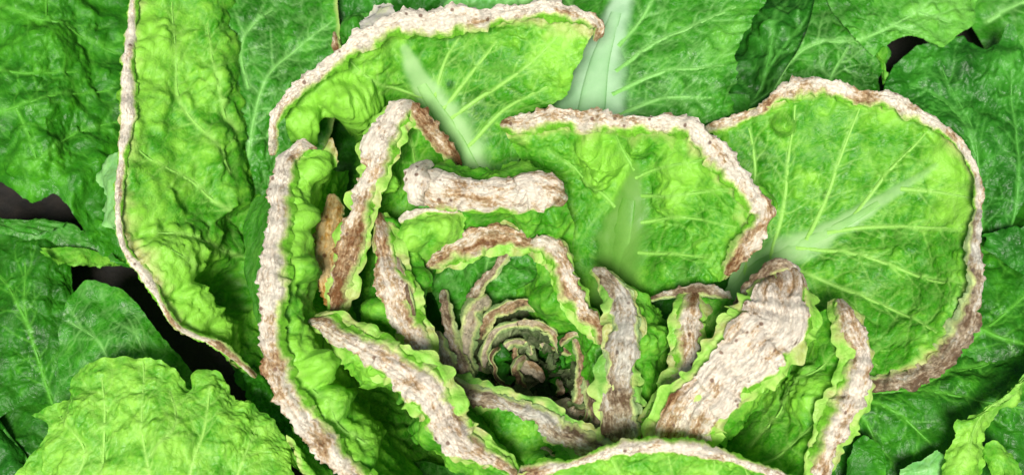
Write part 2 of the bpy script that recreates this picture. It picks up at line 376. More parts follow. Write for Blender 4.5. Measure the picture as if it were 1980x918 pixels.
# ------------------------------------------------------------------ materials
def nodes(m):
    m.use_nodes = True; t = m.node_tree; t.nodes.clear(); return t
def leaf_mat(name, dark, mid, lite, vein, rough=.5, trans=.28, bump=.25, blotch=(.30, .16, .04), spec=.28, rib=(.33, .59, .22)):
    m = bpy.data.materials.new(name); t = nodes(m); N = t.nodes.new; L = t.links.new
    at_ = N('ShaderNodeAttribute'); at_.attribute_name = 'mix'
    sp = N('ShaderNodeSeparateColor'); L(at_.outputs['Color'], sp.inputs[0])
    tc = N('ShaderNodeTexCoord')
    n1 = N('ShaderNodeTexNoise'); n1.inputs['Scale'].default_value = 70; n1.inputs['Detail'].default_value = 6; L(tc.outputs['Object'], n1.inputs['Vector'])
    n2 = N('ShaderNodeTexNoise'); n2.inputs['Scale'].default_value = 420; n2.inputs['Detail'].default_value = 3; L(tc.outputs['Object'], n2.inputs['Vector'])
    warp = N('ShaderNodeVectorMath'); warp.operation = 'MULTIPLY_ADD'
    L(n1.outputs['Color'], warp.inputs[0]); warp.inputs[1].default_value = (.012,) * 3; L(tc.outputs['Object'], warp.inputs[2])
    vo = N('ShaderNodeTexVoronoi'); vo.feature = 'DISTANCE_TO_EDGE'; vo.inputs['Scale'].default_value = 260; L(warp.outputs[0], vo.inputs['Vector'])
    ve = N('ShaderNodeMapRange'); ve.inputs[1].default_value = 0; ve.inputs[2].default_value = .14; ve.inputs[3].default_value = 1; ve.inputs[4].default_value = 0; L(vo.outputs['Distance'], ve.inputs[0])
    # lightness
    a1 = N('ShaderNodeMath'); a1.operation = 'MULTIPLY_ADD'; L(n1.outputs['Fac'], a1.inputs[0]); a1.inputs[1].default_value = .7; L(sp.outputs[2], a1.inputs[2])
    a2 = N('ShaderNodeMath'); a2.operation = 'MULTIPLY_ADD'; L(n2.outputs['Fac'], a2.inputs[0]); a2.inputs[1].default_value = .45; L(a1.outputs[0], a2.inputs[2])
    a3 = N('ShaderNodeMath'); a3.operation = 'SUBTRACT'; L(a2.outputs[0], a3.inputs[0]); a3.inputs[1].default_value = .575
    cr = N('ShaderNodeValToRGB'); L(a3.outputs[0], cr.inputs[0])
    e = cr.color_ramp.elements; e[0].position = .1; e[0].color = (*dark, 1); e[1].position = .95; e[1].color = (*lite, 1)
    k = cr.color_ramp.elements.new(.5); k.color = (*mid, 1)
    # fine network + big veins
    vm = N('ShaderNodeMath'); vm.operation = 'MULTIPLY'; L(ve.outputs[0], vm.inputs[0]); vm.inputs[1].default_value = .13
    vx = N('ShaderNodeMath'); vx.operation = 'MAXIMUM'; L(vm.outputs[0], vx.inputs[0]); L(sp.outputs[1], vx.inputs[1])
    mx = N('ShaderNodeMix'); mx.data_type = 'RGBA'; L(vx.outputs[0], mx.inputs[0]); L(cr.outputs[0], mx.inputs[6]); mx.inputs[7].default_value = (*vein, 1)
    rbm = N('ShaderNodeMix'); rbm.data_type = 'RGBA'; L(at_.outputs['Alpha'], rbm.inputs[0]); L(mx.outputs[2], rbm.inputs[6])
    rbn = N('ShaderNodeMix'); rbn.data_type = 'RGBA'; L(n1.outputs['Fac'], rbn.inputs[0]); rbn.inputs[6].default_value = (rib[0] * .7, rib[1] * .85, rib[2] * .7, 1); rbn.inputs[7].default_value = (rib[0] * 1.3, rib[1] * 1.12, rib[2] * 1.3, 1)
    L(rbn.outputs[2], rbm.inputs[7]); mx = rbm
    # dried rim
    br = N('ShaderNodeMath'); br.operation = 'MULTIPLY_ADD'; L(n1.outputs['Fac'], br.inputs[0]); br.inputs[1].default_value = .5; br.inputs[2].default_value = -.25
    bs = N('ShaderNodeMath'); bs.operation = 'ADD'; L(br.outputs[0], bs.inputs[0]); L(sp.outputs[0], bs.inputs[1])
    bm = N('ShaderNodeMapRange'); L(bs.outputs[0], bm.inputs[0]); bm.inputs[1].default_value = .3; bm.inputs[2].default_value = .8
    gate = N('ShaderNodeMath'); gate.operation = 'GREATER_THAN'; L(sp.outputs[0], gate.inputs[0]); gate.inputs[1].default_value = .02
    gm = N('ShaderNodeMath'); gm.operation = 'MULTIPLY'; L(gate.outputs[0], gm.inputs[0]); L(bm.outputs[0], gm.inputs[1])
    by = N('ShaderNodeMapRange'); L(bs.outputs[0], by.inputs[0]); by.inputs[1].default_value = .02; by.inputs[2].default_value = .4
    gy = N('ShaderNodeMath'); gy.operation = 'MULTIPLY'; L(gate.outputs[0], gy.inputs[0]); L(by.outputs[0], gy.inputs[1])
    my = N('ShaderNodeMix'); my.data_type = 'RGBA'; L(gy.outputs[0], my.inputs[0]); L(mx.outputs[2], my.inputs[6]); my.inputs[7].default_value = (.44, .60, .16, 1); mx = my
    bc = N('ShaderNodeValToRGB'); L(n2.outputs['Fac'], bc.inputs[0]); be = bc.color_ramp.elements
    be[0].position = .35; be[0].color = (*blotch, 1); be[1].position = .62; be[1].color = (.62, .52, .36, 1)
    m2 = N('ShaderNodeMix'); m2.data_type = 'RGBA'; L(gm.outputs[0], m2.inputs[0]); L(mx.outputs[2], m2.inputs[6]); L(bc.outputs[0], m2.inputs[7])
    # relief
    bi = N('ShaderNodeMath'); bi.operation = 'MULTIPLY_ADD'; L(at_.outputs['Alpha'], bi.inputs[0]); bi.inputs[1].default_value = -bump * .85; bi.inputs[2].default_value = bump
    bh = N('ShaderNodeMath'); bh.operation = 'MULTIPLY_ADD'; L(ve.outputs[0], bh.inputs[0]); bh.inputs[1].default_value = -.6; L(n2.outputs['Fac'], bh.inputs[2])
    bu = N('ShaderNodeBump'); L(bi.outputs[0], bu.inputs['Strength']); bu.inputs['Distance'].default_value = .0012; L(bh.outputs[0], bu.inputs['Height'])
    p = N('ShaderNodeBsdfPrincipled'); L(m2.outputs[2], p.inputs['Base Color']); L(bu.outputs[0], p.inputs['Normal'])
    rr = N('ShaderNodeMapRange'); L(n1.outputs['Fac'], rr.inputs[0]); rr.inputs[1].default_value = .3; rr.inputs[2].default_value = .7
    rr.inputs[3].default_value = rough - .1; rr.inputs[4].default_value = rough + .12; L(rr.outputs[0], p.inputs['Roughness'])
    p.inputs['Specular IOR Level'].default_value = spec
    tr = N('ShaderNodeBsdfTranslucent'); L(bu.outputs[0], tr.inputs['Normal'])
    tcx = N('ShaderNodeMix'); tcx.data_type = 'RGBA'; tcx.blend_type = 'MULTIPLY'; tcx.inputs[0].default_value = 1
    L(m2.outputs[2], tcx.inputs[6]); tcx.inputs[7].default_value = (1.25, 1.15, .5, 1); L(tcx.outputs[2], tr.inputs['Color'])
    ms = N('ShaderNodeMixShader'); ms.inputs[0].default_value = trans; L(p.outputs[0], ms.inputs[1]); L(tr.outputs[0], ms.inputs[2])
    o = N('ShaderNodeOutputMaterial'); L(ms.outputs[0], o.inputs[0]); return m
def dry_mat(name, pale=(.73, .67, .55), tan=(.44, .31, .17), brown=(.17, .075, .025), crackc=(.13, .06, .035), green=(.10, .36, .015), spot=.85, trans=.15):
    m = bpy.data.materials.new(name); t = nodes(m); N = t.nodes.new; L = t.links.new
    at_ = N('ShaderNodeAttribute'); at_.attribute_name = 'mix'
    sp = N('ShaderNodeSeparateColor'); L(at_.outputs['Color'], sp.inputs[0])
    tc = N('ShaderNodeTexCoord')
    mp = N('ShaderNodeMapping'); mp.inputs['Scale'].default_value = (1, 2.2, 1); L(tc.outputs['UV'], mp.inputs[0])
    n1 = N('ShaderNodeTexNoise'); n1.inputs['Scale'].default_value = 3.4; n1.inputs['Detail'].default_value = 8; n1.inputs['Roughness'].default_value = .68; L(mp.outputs[0], n1.inputs['Vector'])
    n2 = N('ShaderNodeTexNoise'); n2.inputs['Scale'].default_value = 430; n2.inputs['Detail'].default_value = 5; n2.inputs['Roughness'].default_value = .7; L(tc.outputs['Object'], n2.inputs['Vector'])
    n3 = N('ShaderNodeTexNoise'); n3.inputs['Scale'].default_value = 110; n3.inputs['Detail'].default_value = 3; L(tc.outputs['Object'], n3.inputs['Vector'])
    s1 = N('ShaderNodeMath'); s1.operation = 'MULTIPLY_ADD'; L(n1.outputs['Fac'], s1.inputs[0]); s1.inputs[1].default_value = 1.5; L(sp.outputs[0], s1.inputs[2])
    s2 = N('ShaderNodeMath'); s2.operation = 'MULTIPLY_ADD'; L(n2.outputs['Fac'], s2.inputs[0]); s2.inputs[1].default_value = .95; L(s1.outputs[0], s2.inputs[2])
    s3 = N('ShaderNodeMath'); s3.operation = 'SUBTRACT'; L(s2.outputs[0], s3.inputs[0]); s3.inputs[1].default_value = 1.13
    cr = N('ShaderNodeValToRGB'); L(s3.outputs[0], cr.inputs[0]); e = cr.color_ramp.elements
    e[0].position = .16; e[0].color = (*pale, 1); e[1].position = 1; e[1].color = (*brown, 1)
    k = e.new(.62); k.color = (*tan, 1); k = e.new(.4); k.color = ((pale[0] * .75 + tan[0] * .25), (pale[1] * .72 + tan[1] * .28), (pale[2] * .72 + tan[2] * .28), 1)
    # thin dark wrinkles
    vo = N('ShaderNodeTexVoronoi'); vo.feature = 'DISTANCE_TO_EDGE'; vo.inputs['Scale'].default_value = 2.9
    wv = N('ShaderNodeVectorMath'); wv.operation = 'MULTIPLY_ADD'; L(n1.outputs['Color'], wv.inputs[0]); wv.inputs[1].default_value = (1.1, 1.1, 0); L(mp.outputs[0], wv.inputs[2]); L(wv.outputs[0], vo.inputs['Vector'])
    vr = N('ShaderNodeMapRange'); L(vo.outputs['Distance'], vr.inputs[0]); vr.inputs[1].default_value = .0; vr.inputs[2].default_value = .09; vr.inputs[3].default_value = .62; vr.inputs[4].default_value = 0
    nm = N('ShaderNodeMapRange'); L(n3.outputs['Fac'], nm.inputs[0]); nm.inputs[1].default_value = .45; nm.inputs[2].default_value = .62
    vg = N('ShaderNodeMath'); vg.operation = 'MULTIPLY'; L(vr.outputs[0], vg.inputs[0]); L(nm.outputs[0], vg.inputs[1])
    # dark mould specks
    s4 = N('ShaderNodeTexVoronoi'); s4.inputs['Scale'].default_value = 150; L(tc.outputs['Object'], s4.inputs['Vector'])
    s5 = N('ShaderNodeMapRange'); L(s4.outputs['Distance'], s5.inputs[0]); s5.inputs[1].default_value = .14; s5.inputs[2].default_value = .24; s5.inputs[3].default_value = spot; s5.inputs[4].default_value = 0
    s6 = N('ShaderNodeMath'); s6.operation = 'GREATER_THAN'; sc_ = N('ShaderNodeSeparateColor'); L(s4.outputs['Color'], sc_.inputs[0]); L(sc_.outputs[0], s6.inputs[0]); s6.inputs[1].default_value = .72
    s7 = N('ShaderNodeMath'); s7.operation = 'MULTIPLY'; L(s5.outputs[0], s7.inputs[0]); L(s6.outputs[0], s7.inputs[1])
    ck = N('ShaderNodeMath'); ck.operation = 'MULTIPLY'; L(sp.outputs[1], ck.inputs[0]); ck.inputs[1].default_value = .28
    mxa = N('ShaderNodeMath'); mxa.operation = 'MAXIMUM'; L(vg.outputs[0], mxa.inputs[0]); L(ck.outputs[0], mxa.inputs[1])
    mxb = N('ShaderNodeMath'); mxb.operation = 'MAXIMUM'; L(mxa.outputs[0], mxb.inputs[0]); L(s7.outputs[0], mxb.inputs[1])
    m1 = N('ShaderNodeMix'); m1.data_type = 'RGBA'; L(mxb.outputs[0], m1.inputs[0]); L(cr.outputs[0], m1.inputs[6]); m1.inputs[7].default_value = (*crackc, 1)
    g1 = N('ShaderNodeMath'); g1.operation = 'MULTIPLY_ADD'; L(n2.outputs['Fac'], g1.inputs[0]); g1.inputs[1].default_value = .7; g1.inputs[2].default_value = -.35
    gs = N('ShaderNodeMath'); gs.operation = 'ADD'; L(g1.outputs[0], gs.inputs[0]); L(sp.outputs[2], gs.inputs[1])
    ga = N('ShaderNodeMapRange'); L(gs.outputs[0], ga.inputs[0]); ga.inputs[1].default_value = .08; ga.inputs[2].default_value = .5
    gb = N('ShaderNodeMapRange'); L(gs.outputs[0], gb.inputs[0]); gb.inputs[1].default_value = .4; gb.inputs[2].default_value = .85
    my = N('ShaderNodeMix'); my.data_type = 'RGBA'; L(ga.outputs[0], my.inputs[0]); L(m1.outputs[2], my.inputs[6]); my.inputs[7].default_value = (.52, .60, .22, 1)
    m2 = N('ShaderNodeMix'); m2.data_type = 'RGBA'; L(gb.outputs[0], m2.inputs[0]); L(my.outputs[2], m2.inputs[6])
    gc = N('ShaderNodeMix'); gc.data_type = 'RGBA'; L(n3.outputs['Fac'], gc.inputs[0]); gc.inputs[6].default_value = (*green, 1); gc.inputs[7].default_value = (green[0] * 2, min(.7, green[1] * 1.4), green[2] * 2.2, 1)
    L(gc.outputs[2], m2.inputs[7])
    hb = N('ShaderNodeMath'); hb.operation = 'MULTIPLY_ADD'; L(vr.outputs[0], hb.inputs[0]); hb.inputs[1].default_value = -1.0; L(n2.outputs['Fac'], hb.inputs[2])
    bu = N('ShaderNodeBump'); bu.inputs['Strength'].default_value = .6; bu.inputs['Distance'].default_value = .0012; L(hb.outputs[0], bu.inputs['Height'])
    p = N('ShaderNodeBsdfPrincipled'); L(m2.outputs[2], p.inputs['Base Color']); L(bu.outputs[0], p.inputs['Normal']); p.inputs['Roughness'].default_value = .8; p.inputs['Specular IOR Level'].default_value = .2
    tr = N('ShaderNodeBsdfTranslucent'); L(m2.outputs[2], tr.inputs['Color'])
    ms = N('ShaderNodeMixShader'); ms.inputs[0].default_value = trans; L(p.outputs[0], ms.inputs[1]); L(tr.outputs[0], ms.inputs[2])
    o = N('ShaderNodeOutputMaterial'); L(ms.outputs[0], o.inputs[0]); return m

INNER = leaf_mat('inner_leaf', (.012, .135, .002), (.045, .29, .005), (.25, .61, .05), (.34, .65, .13), trans=.33)
CENTRAL = leaf_mat('inner_leaf_with_olive_rib', (.012, .135, .002), (.045, .29, .005), (.25, .61, .05), (.28, .59, .10), trans=.33, rib=(.14, .34, .05))
OUTER = leaf_mat('outer_leaf', (.010, .105, .002), (.030, .235, .005), (.15, .48, .05), (.26, .60, .15), trans=.3, rough=.42, rib=(.40, .64, .38))
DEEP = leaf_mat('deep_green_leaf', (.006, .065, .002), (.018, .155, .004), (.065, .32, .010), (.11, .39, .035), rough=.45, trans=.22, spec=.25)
BLUE = leaf_mat('bluish_green_leaf', (.004, .052, .002), (.013, .13, .005), (.050, .28, .020), (.095, .35, .05), rough=.42, trans=.22, spec=.28)
BRIGHT = leaf_mat('bright_green_leaf', (.018, .15, .003), (.058, .32, .008), (.27, .61, .06), (.35, .65, .13), trans=.3)
ROT = leaf_mat('rotting_leaf', (.02, .04, .010), (.08, .125, .04), (.27, .31, .16), (.35, .38, .22), rough=.7, trans=.15, spec=.2)
RIB = leaf_mat('pale_midrib', (.10, .36, .06), (.2, .46, .12), (.3, .55, .22), (.36, .66, .36), rough=.45, bump=.12, trans=.2)
OLIVE = leaf_mat('olive_midrib', (.09, .28, .02), (.11, .31, .03), (.2, .42, .06), (.18, .38, .07), rough=.5, bump=.12, trans=.2)
SKIRT = leaf_mat('yellow_green_frill', (.06, .30, .008), (.17, .49, .03), (.42, .70, .13), (.40, .64, .18), trans=.3)
SKIRT2 = leaf_mat('dull_green_frill', (.03, .18, .008), (.09, .32, .025), (.25, .50, .09), (.30, .48, .14), trans=.25)
DRY = dry_mat('dry_papery_margin')
DRYG = dry_mat('grey_mouldy_margin', pale=(.55, .53, .45), tan=(.36, .29, .19), brown=(.12, .075, .04), crackc=(.12, .09, .07), green=(.22, .38, .12))
GOLD = dry_mat('golden_brown_margin', pale=(.55, .42, .2), tan=(.42, .23, .05), brown=(.2, .085, .015), crackc=(.12, .05, .02), green=(.22, .34, .05))

def soil():
    n = 260; x = np.linspace(-.9, .9, n); X, Y = np.meshgrid(x, x)
    f = np.stack([X.ravel() / CM, Y.ravel() / CM, np.zeros(n * n)], 1)
    f1, f2 = worley(f * .55, 4)
    z = .45 * fbm(f * .25, 1, 4) + .5 * sstep(.1, .9, f2 - f1) + .12 * fbm(f * 1.2, 6, 2)
    V = np.stack([X, Y, (z * CM).reshape(n, n)], -1)
    m = bpy.data.materials.new('dark_soil'); t = nodes(m); N = t.nodes.new; L = t.links.new
    tc = N('ShaderNodeTexCoord'); n1 = N('ShaderNodeTexNoise'); n1.inputs['Scale'].default_value = 90; n1.inputs['Detail'].default_value = 8; L(tc.outputs['Object'], n1.inputs['Vector'])
    cr = N('ShaderNodeValToRGB'); L(n1.outputs['Fac'], cr.inputs[0]); cr.color_ramp.elements[0].position = .35; cr.color_ramp.elements[0].color = (.002, .0015, .001, 1); cr.color_ramp.elements[1].position = .7; cr.color_ramp.elements[1].color = (.012, .008, .005, 1)
    bu = N('ShaderNodeBump'); bu.inputs['Distance'].default_value = .004; L(n1.outputs['Fac'], bu.inputs['Height'])
    p = N('ShaderNodeBsdfPrincipled'); L(cr.outputs[0], p.inputs['Base Color']); L(bu.outputs[0], p.inputs['Normal']); p.inputs['Roughness'].default_value = .9
    o = N('ShaderNodeOutputMaterial'); L(p.outputs[0], o.inputs[0])
    ob = grid_mesh('soil', V, np.zeros((n, n, 3)), np.stack([X, Y], -1), m, None, n, n); ob['kind'] = 'structure'
soil()

def plant(name, px, py, label, cat, group=None):
    o = bpy.data.objects.new(name, None); COL.objects.link(o); o.empty_display_size = .05
    o['label'] = label; o['category'] = cat
    if group: o['group'] = group
    return o
# every leaf mesh carries world coordinates, so the roots stay at the origin of the bed
head = plant('open_cabbage', 1050, 720, 'large open cabbage with rims dried white and brown around a rotting heart', 'cabbage')

# ================================================================== SCENE CONTENT
#@@CONTENT
def lab(o, s): o['label'] = s; return o

# ---- A: large outer leaf on the left
A = lab(blade('leaf', [
    [(560, -60, 5), (520, 200, 4), (520, 450, 4), (530, 620, 4), (560, 760, 3)],
    [(430, -60, 11), (445, 180, 9.8), (455, 380, 8.2), (470, 560, 4), (530, 720, 3.2)],
    [(350, -60, 11.5), (345, 180, 10.8), (350, 380, 10), (385, 520, 9), (430, 640, 7), (500, 725, 5.5)],
    [(262, -60, 11.5), (240, 120, 12), (232, 260, 12), (226, 400, 12), (240, 475, 11.5), (300, 565, 11), (340, 630, 10), (420, 665, 8.5), (495, 728, 6.5)]],
    INNER, head, veins=[[(375, 480), (470, 430), (380, 350), (300, 315), (240, 270)][1:], [(455, 330), (400, 260), (350, 200), (342, 120), (335, 10)], [(470, 500), (400, 470), (330, 455), (270, 450)], [(430, 560), (370, 520), (320, 500)], [(460, 250), (420, 160), (400, 40)]],
    pucker=1.35, wave=1.5, lumps=[(330, 500, 75, .8), (385, 590, 50, .8), (300, 90, 60, .4), (420, 270, 45, .5), (440, 640, 35, .5), (445, 555, 62, -1.5), (470, 440, 45, -.8), (400, 370, 60, -.6), (280, 200, 60, .3), (290, 400, 60, .4)], burn=.55, burn_w=.12, light=.62, ruffle=.35, ruf_n=14,
    tints=[(300, 100, 110, .35), (360, 510, 90, .45), (430, 640, 50, .4), (470, 450, 60, -.3)]), 'outer leaf with a thin white left rim')
margin('dry_margin', [(262, -50, 12, 7, .1), (250, 90, 12.4, 10.2, .05), (246, 150, 12.5, 14.4, .05), (246, 210, 12.5, 16.1, .05), (238, 290, 12.4, 9.3, .15), (228, 400, 12.4, 6.8, .1), (238, 475, 12, 6.8, .1), (275, 525, 11.7, 10.2, .05), (300, 565, 11.4, 8.5, .15), (345, 632, 10.4, 6.0, .3), (425, 668, 8.9, 7.6, .4), (495, 728, 6.9, 7.6, .5)], DRY, A, green=(.0, .35))
blade('frill', [[(235, 290, 11.8), (228, 360, 11.8), (230, 460, 11.4)], [(212, 300, 11), (203, 360, 11), (215, 440, 10.6)], [(205, 310, 9.8), (190, 340, 10), (205, 385, 9.8), (195, 410, 9.8), (222, 450, 10)]], RIB, A, pucker=.8, rough=(0, 0, 0, 5), ruffle=.4, ruf_n=3, light=.5)

# ---- A2: darker leaf behind the top
A2 = blade('leaf', [
    [(415, -60, 10.4), (450, 150, 9), (485, 330, 7), (520, 480, 4)],
    [(540, -60, 9.5), (550, 100, 8.8), (540, 250, 7.5), (545, 420, 5)],
    [(640, -60, 9.5), (657, 40, 9.5), (655, 150, 9), (640, 260, 7), (570, 440, 5)]],
    OUTER, head, veins=[[(480, 300), (500, 190), (530, 130), (600, 70), (645, 40)], [(480, 170), (465, 100), (480, 55), (525, 15)], [(520, 260), (570, 190), (640, 150)]],
    pucker=1.1, light=.38, burn=.35, burn_w=.06, rough=(0, 0, 0, 3))
margin('dry_margin', [(646, 60, 9.7, 5, .6), (652, 110, 9.6, 9, .5), (650, 150, 9.4, 9, .5), (643, 190, 9, 5, .6)], DRY, A2)

# ---- C: top central leaf
Cc = lab(blade('leaf', [
    [(640, 470, 3), (720, 440, 4), (850, 420, 6), (930, 410, 8), (1000, 370, 8.5)],
    [(610, 335, 3.5), (665, 285, 3.5), (800, 270, 9.2), (900, 270, 10.5), (1010, 240, 11)],
    [(562, 272, 12.2), (650, 240, 11.8), (780, 165, 12.6), (930, 150, 13.2), (1092, 185, 13)],
    [(545, 215, 14.5), (640, 150, 14.6), (790, 80, 15), (950, 70, 15), (1118, 125, 14.5)],
    [(525, 285, 13.6), (533, 225, 15), (615, 145, 16), (760, 45, 16.5), (950, 35, 16.5), (1110, 30, 16), (1155, 60, 15)]],
    INNER, head, midrib=[(915, 330, 34), (875, 255, 34), (838, 200, 28), (806, 145, 18), (784, 95, 9)],
    veins=[[(840, 200), (850, 150), (868, 105), (890, 75)], [(830, 190), (770, 180), (710, 150), (680, 120)], [(870, 230), (960, 170), (1030, 120), (1080, 70)], [(900, 290), (980, 210), (1060, 170)], [(860, 210), (920, 130), (960, 80)]],
    vein_mat=RIB, vein_hw=5, pucker=.9, lumps=[(590, 238, 38, .9), (685, 200, 50, 1.2), (640, 185, 32, .8), (740, 235, 36, .5), (640, 275, 46, -1.6), (720, 110, 40, .4)], burn=.6, burn_w=.17, light=.58, rough=(0, 8, 0, 4), ruffle=.3,
    tints=[(600, 225, 60, .6), (680, 200, 55, .6), (1090, 100, 80, .25), (740, 110, 60, .25), (920, 240, 80, -.35), (870, 165, 6, -1.5)]), 'top leaf under a broad pinkish white rim')
margin('dry_margin', [(526, 300, 13.8, 9, .4), (534, 225, 15.3, 11, .25), (575, 175, 15.9, 13, .15), (630, 128, 16.4, 15, .1), (700, 78, 16.9, 18, .05), (770, 42, 17, 26, .02), (860, 38, 17, 24, .05), (950, 30, 17, 18, .05), (1040, 18, 17, 15, .08), (1110, 28, 16.6, 15, .2), (1158, 48, 15.9, 11, .5), (1150, 80, 15, 6, .6)], DRY, Cc, green=(0, .0))
blade('frill', [[(700, 60, 16.3), (740, 40, 16.3), (770, 30, 16.3)], [(695, 45, 15.8), (720, 25, 15.8), (760, 15, 15.8)], [(700, 28, 15), (725, 12, 15), (760, 8, 15)]], DRYG, Cc, pucker=.8, rough=(3, 3, 0, 6), light=.1)

# ---- D: leaf inside the top leaf, brown on both arms
D = lab(blade('leaf', [
    [(740, 480, 8), (800, 460, 8.5), (850, 430, 9), (900, 400, 9)],
    [(738, 420, 10.5), (768, 370, 11), (800, 310, 11.5), (835, 305, 11.2), (865, 325, 10.8), (895, 350, 10)],
    [(715, 410, 13.2), (718, 340, 14.2), (748, 262, 15), (798, 212, 15), (858, 280, 13), (892, 325, 11.5)]],
    INNER, head, pucker=.9, veins=[[(830, 400), (810, 330), (790, 250)]], lumps=[(738, 350, 28, .9)], light=.55, burn=.5, rough=(0, 0, 0, 3)), 'upright leaf with brown rims meeting in a peak')
margin('dry_margin', [(800, 198, 15.6, 14, .3), (765, 225, 15.7, 24, .15), (735, 275, 15.6, 26, .12), (722, 330, 15.2, 20, .2), (702, 385, 14.8, 18, .45), (685, 440, 14.2, 20, .65), (668, 510, 13.7, 18, .75), (650, 590, 13, 14, .85), (645, 615, 12.6, 10, .9)], DRY, D, green=(0, .0), skirt_on=True)
margin('dry_margin', [(788, 198, 15.5, 12, .5), (815, 225, 15, 17, .6), (845, 262, 14, 16, .6), (875, 298, 13, 14, .75), (892, 320, 12, 8, .8)], DRY, D)
margin('brown_flap', [(648, 378, 13, 14, .15), (640, 440, 13.2, 24, .3), (635, 500, 13, 25, .3), (642, 560, 12.6, 20, .5), (650, 605, 12, 10, .7)], GOLD, D, curl=1.1, flat=.4, green=(0, 0))

# ---- B: long left leaf
B = lab(blade('leaf', [
    [(680, 330, 6), (670, 450, 4.5), (680, 560, 4), (720, 680, 4), (800, 790, 4), (930, 940, 4)],
    [(650, 330, 9.5), (625, 430, 8.5), (628, 540, 8), (640, 650, 8), (700, 770, 7.5), (780, 880, 7.5), (870, 980, 8)],
    [(640, 300, 14.8), (603, 360, 15.2), (597, 430, 15.2), (600, 520, 15.2), (590, 620, 14.8), (635, 700, 14.2), (675, 790, 13.3), (730, 880, 12.5), (820, 960, 12)],
    [(590, 290, 15.8), (550, 330, 16.2), (540, 400, 16.6), (536, 500, 17), (530, 600, 16.6), (535, 680, 16.2), (560, 760, 15.6), (620, 850, 15), (690, 925, 14.4), (750, 970, 14)]],
    INNER, head, pucker=1.2, wave=1.2, veins=[[(640, 720), (620, 620), (590, 560)], [(700, 860), (640, 800), (600, 740)]], lumps=[(615, 710, 34, 1.1), (645, 775, 38, .8), (588, 420, 26, .6), (585, 520, 28, .6), (700, 860, 45, .6), (612, 330, 26, .4)],
    burn=.5, burn_w=.12, light=.62, ruffle=.25, tints=[(600, 320, 40, .7), (580, 450, 60, .6), (610, 700, 60, .6), (680, 850, 60, .3)]), 'long leaf on the left with a thick white rim')
margin('dry_margin', [(612, 292, 16, 10.3, .45), (580, 285, 16.4, 14.6, .25), (552, 320, 16.8, 17.2, .2), (540, 390, 17.2, 18.1, .12), (534, 470, 17.6, 20.6, .1), (528, 550, 17.6, 21.5, .08), (526, 620, 17.2, 21.5, .12), (528, 680, 16.8, 22.4, .38), (545, 740, 16.2, 20.6, .5), (580, 800, 15.8, 21.5, .3), (622, 855, 15.2, 20.6, .3), (675, 905, 14.8, 20.6, .35), (740, 960, 14.2, 18.9, .4)], DRY, B, green=(0.25, 0))
blade('outer_face', [[(552, 330, 16.2), (532, 430, 16.8), (525, 560, 17), (520, 680, 16)], [(515, 370, 14.5), (500, 440, 14.5), (495, 560, 14.5), (510, 690, 13.8)], [(492, 385, 12.5), (474, 440, 12.5), (472, 540, 12.5), (488, 590, 11), (520, 700, 11)]], OUTER, B, pucker=.5, light=.65, rough=(0, 0, 0, 2), branch=False)
blade('torn_tip', [[(585, 300, 16), (640, 330, 14)], [(600, 285, 16), (650, 320, 14)], [(625, 275, 15.6), (645, 270, 15.6), (655, 310, 14.5)]][:2] + [[(615, 300, 15.8), (640, 268, 15.8), (655, 310, 14.5)]], INNER, B, pucker=.6, light=.8, burn=.7, burn_w=.4)

# ---- E: small upright leaf, its rim lies across
E = lab(blade('leaf', [
    [(790, 560, 8), (900, 560, 8), (1100, 540, 8)],
    [(780, 460, 12), (900, 455, 12), (1020, 440, 12), (1110, 440, 12)],
    [(812, 392, 14), (900, 400, 14.2), (1000, 400, 14.2), (1095, 392, 14)],
    [(815, 350, 15), (900, 365, 15.2), (1000, 362, 15.2), (1090, 372, 14.8)]],
    INNER, head, pucker=1.1, lumps=[(1020, 425, 32, .7), (1072, 430, 30, .7)], light=.55, rough=(3, 3, 0, 0)), 'small leaf with a thick rim lying across')
margin('curled_end', [(832, 312, 15.2, 12, .0), (812, 328, 16.1, 19, .0), (806, 352, 16.4, 21, .0), (812, 380, 16, 17, .12), (824, 396, 15.2, 10, .3)], DRY, E, inner=0, flat=.5, crinkle=.35, fold=.5)
margin('dry_margin', [(805, 352, 15, 22, .0), (822, 352, 15.8, 33, .0), (860, 366, 16, 32, .28), (910, 375, 16, 29, .3), (970, 374, 16, 30, .25), (1030, 366, 16, 34, .18), (1070, 372, 15.8, 32, .3), (1094, 384, 15.3, 20, .5)], DRY, E, green=(.0, .0), jag=.15, flat=.55, fold=.5, crinkle=.45, inner=.3, wvar=.05)
blade('frill', [[(830, 350, 15.2), (950, 352, 15.3), (1085, 358, 15)], [(840, 325, 14.8), (900, 335, 14.6), (960, 332, 14.8), (1010, 318, 14.8), (1060, 335, 14.6), (1092, 360, 14.4)], [(850, 315, 13.8), (905, 325, 13.8), (955, 322, 14), (985, 308, 14), (1015, 303, 14), (1050, 322, 13.8), (1098, 352, 13.6)]], INNER, E, pucker=1, light=.75, rough=(2, 2, 0, 5), ruffle=.3)
E2 = blade('leaf', [[(800, 560, 9), (850, 560, 9), (900, 530, 9)], [(765, 482, 12.6), (830, 490, 12.8), (897, 468, 12.6)], [(768, 452, 13.5), (830, 450, 13.8), (900, 440, 13.5)], [(790, 412, 13.8), (840, 408, 14), (905, 408, 13.6)]], BRIGHT, head, pucker=1, lumps=[(800, 455, 35, .5), (860, 440, 35, .5)], light=.72, burn=.4, burn_w=.12, rough=(4, 4, 0, 3))
margin('dry_margin', [(772, 428, 14, 9, .1), (800, 412, 14.2, 9, .1), (840, 407, 14.2, 6, .2), (900, 408, 13.8, 5, .3)], DRY, E2)

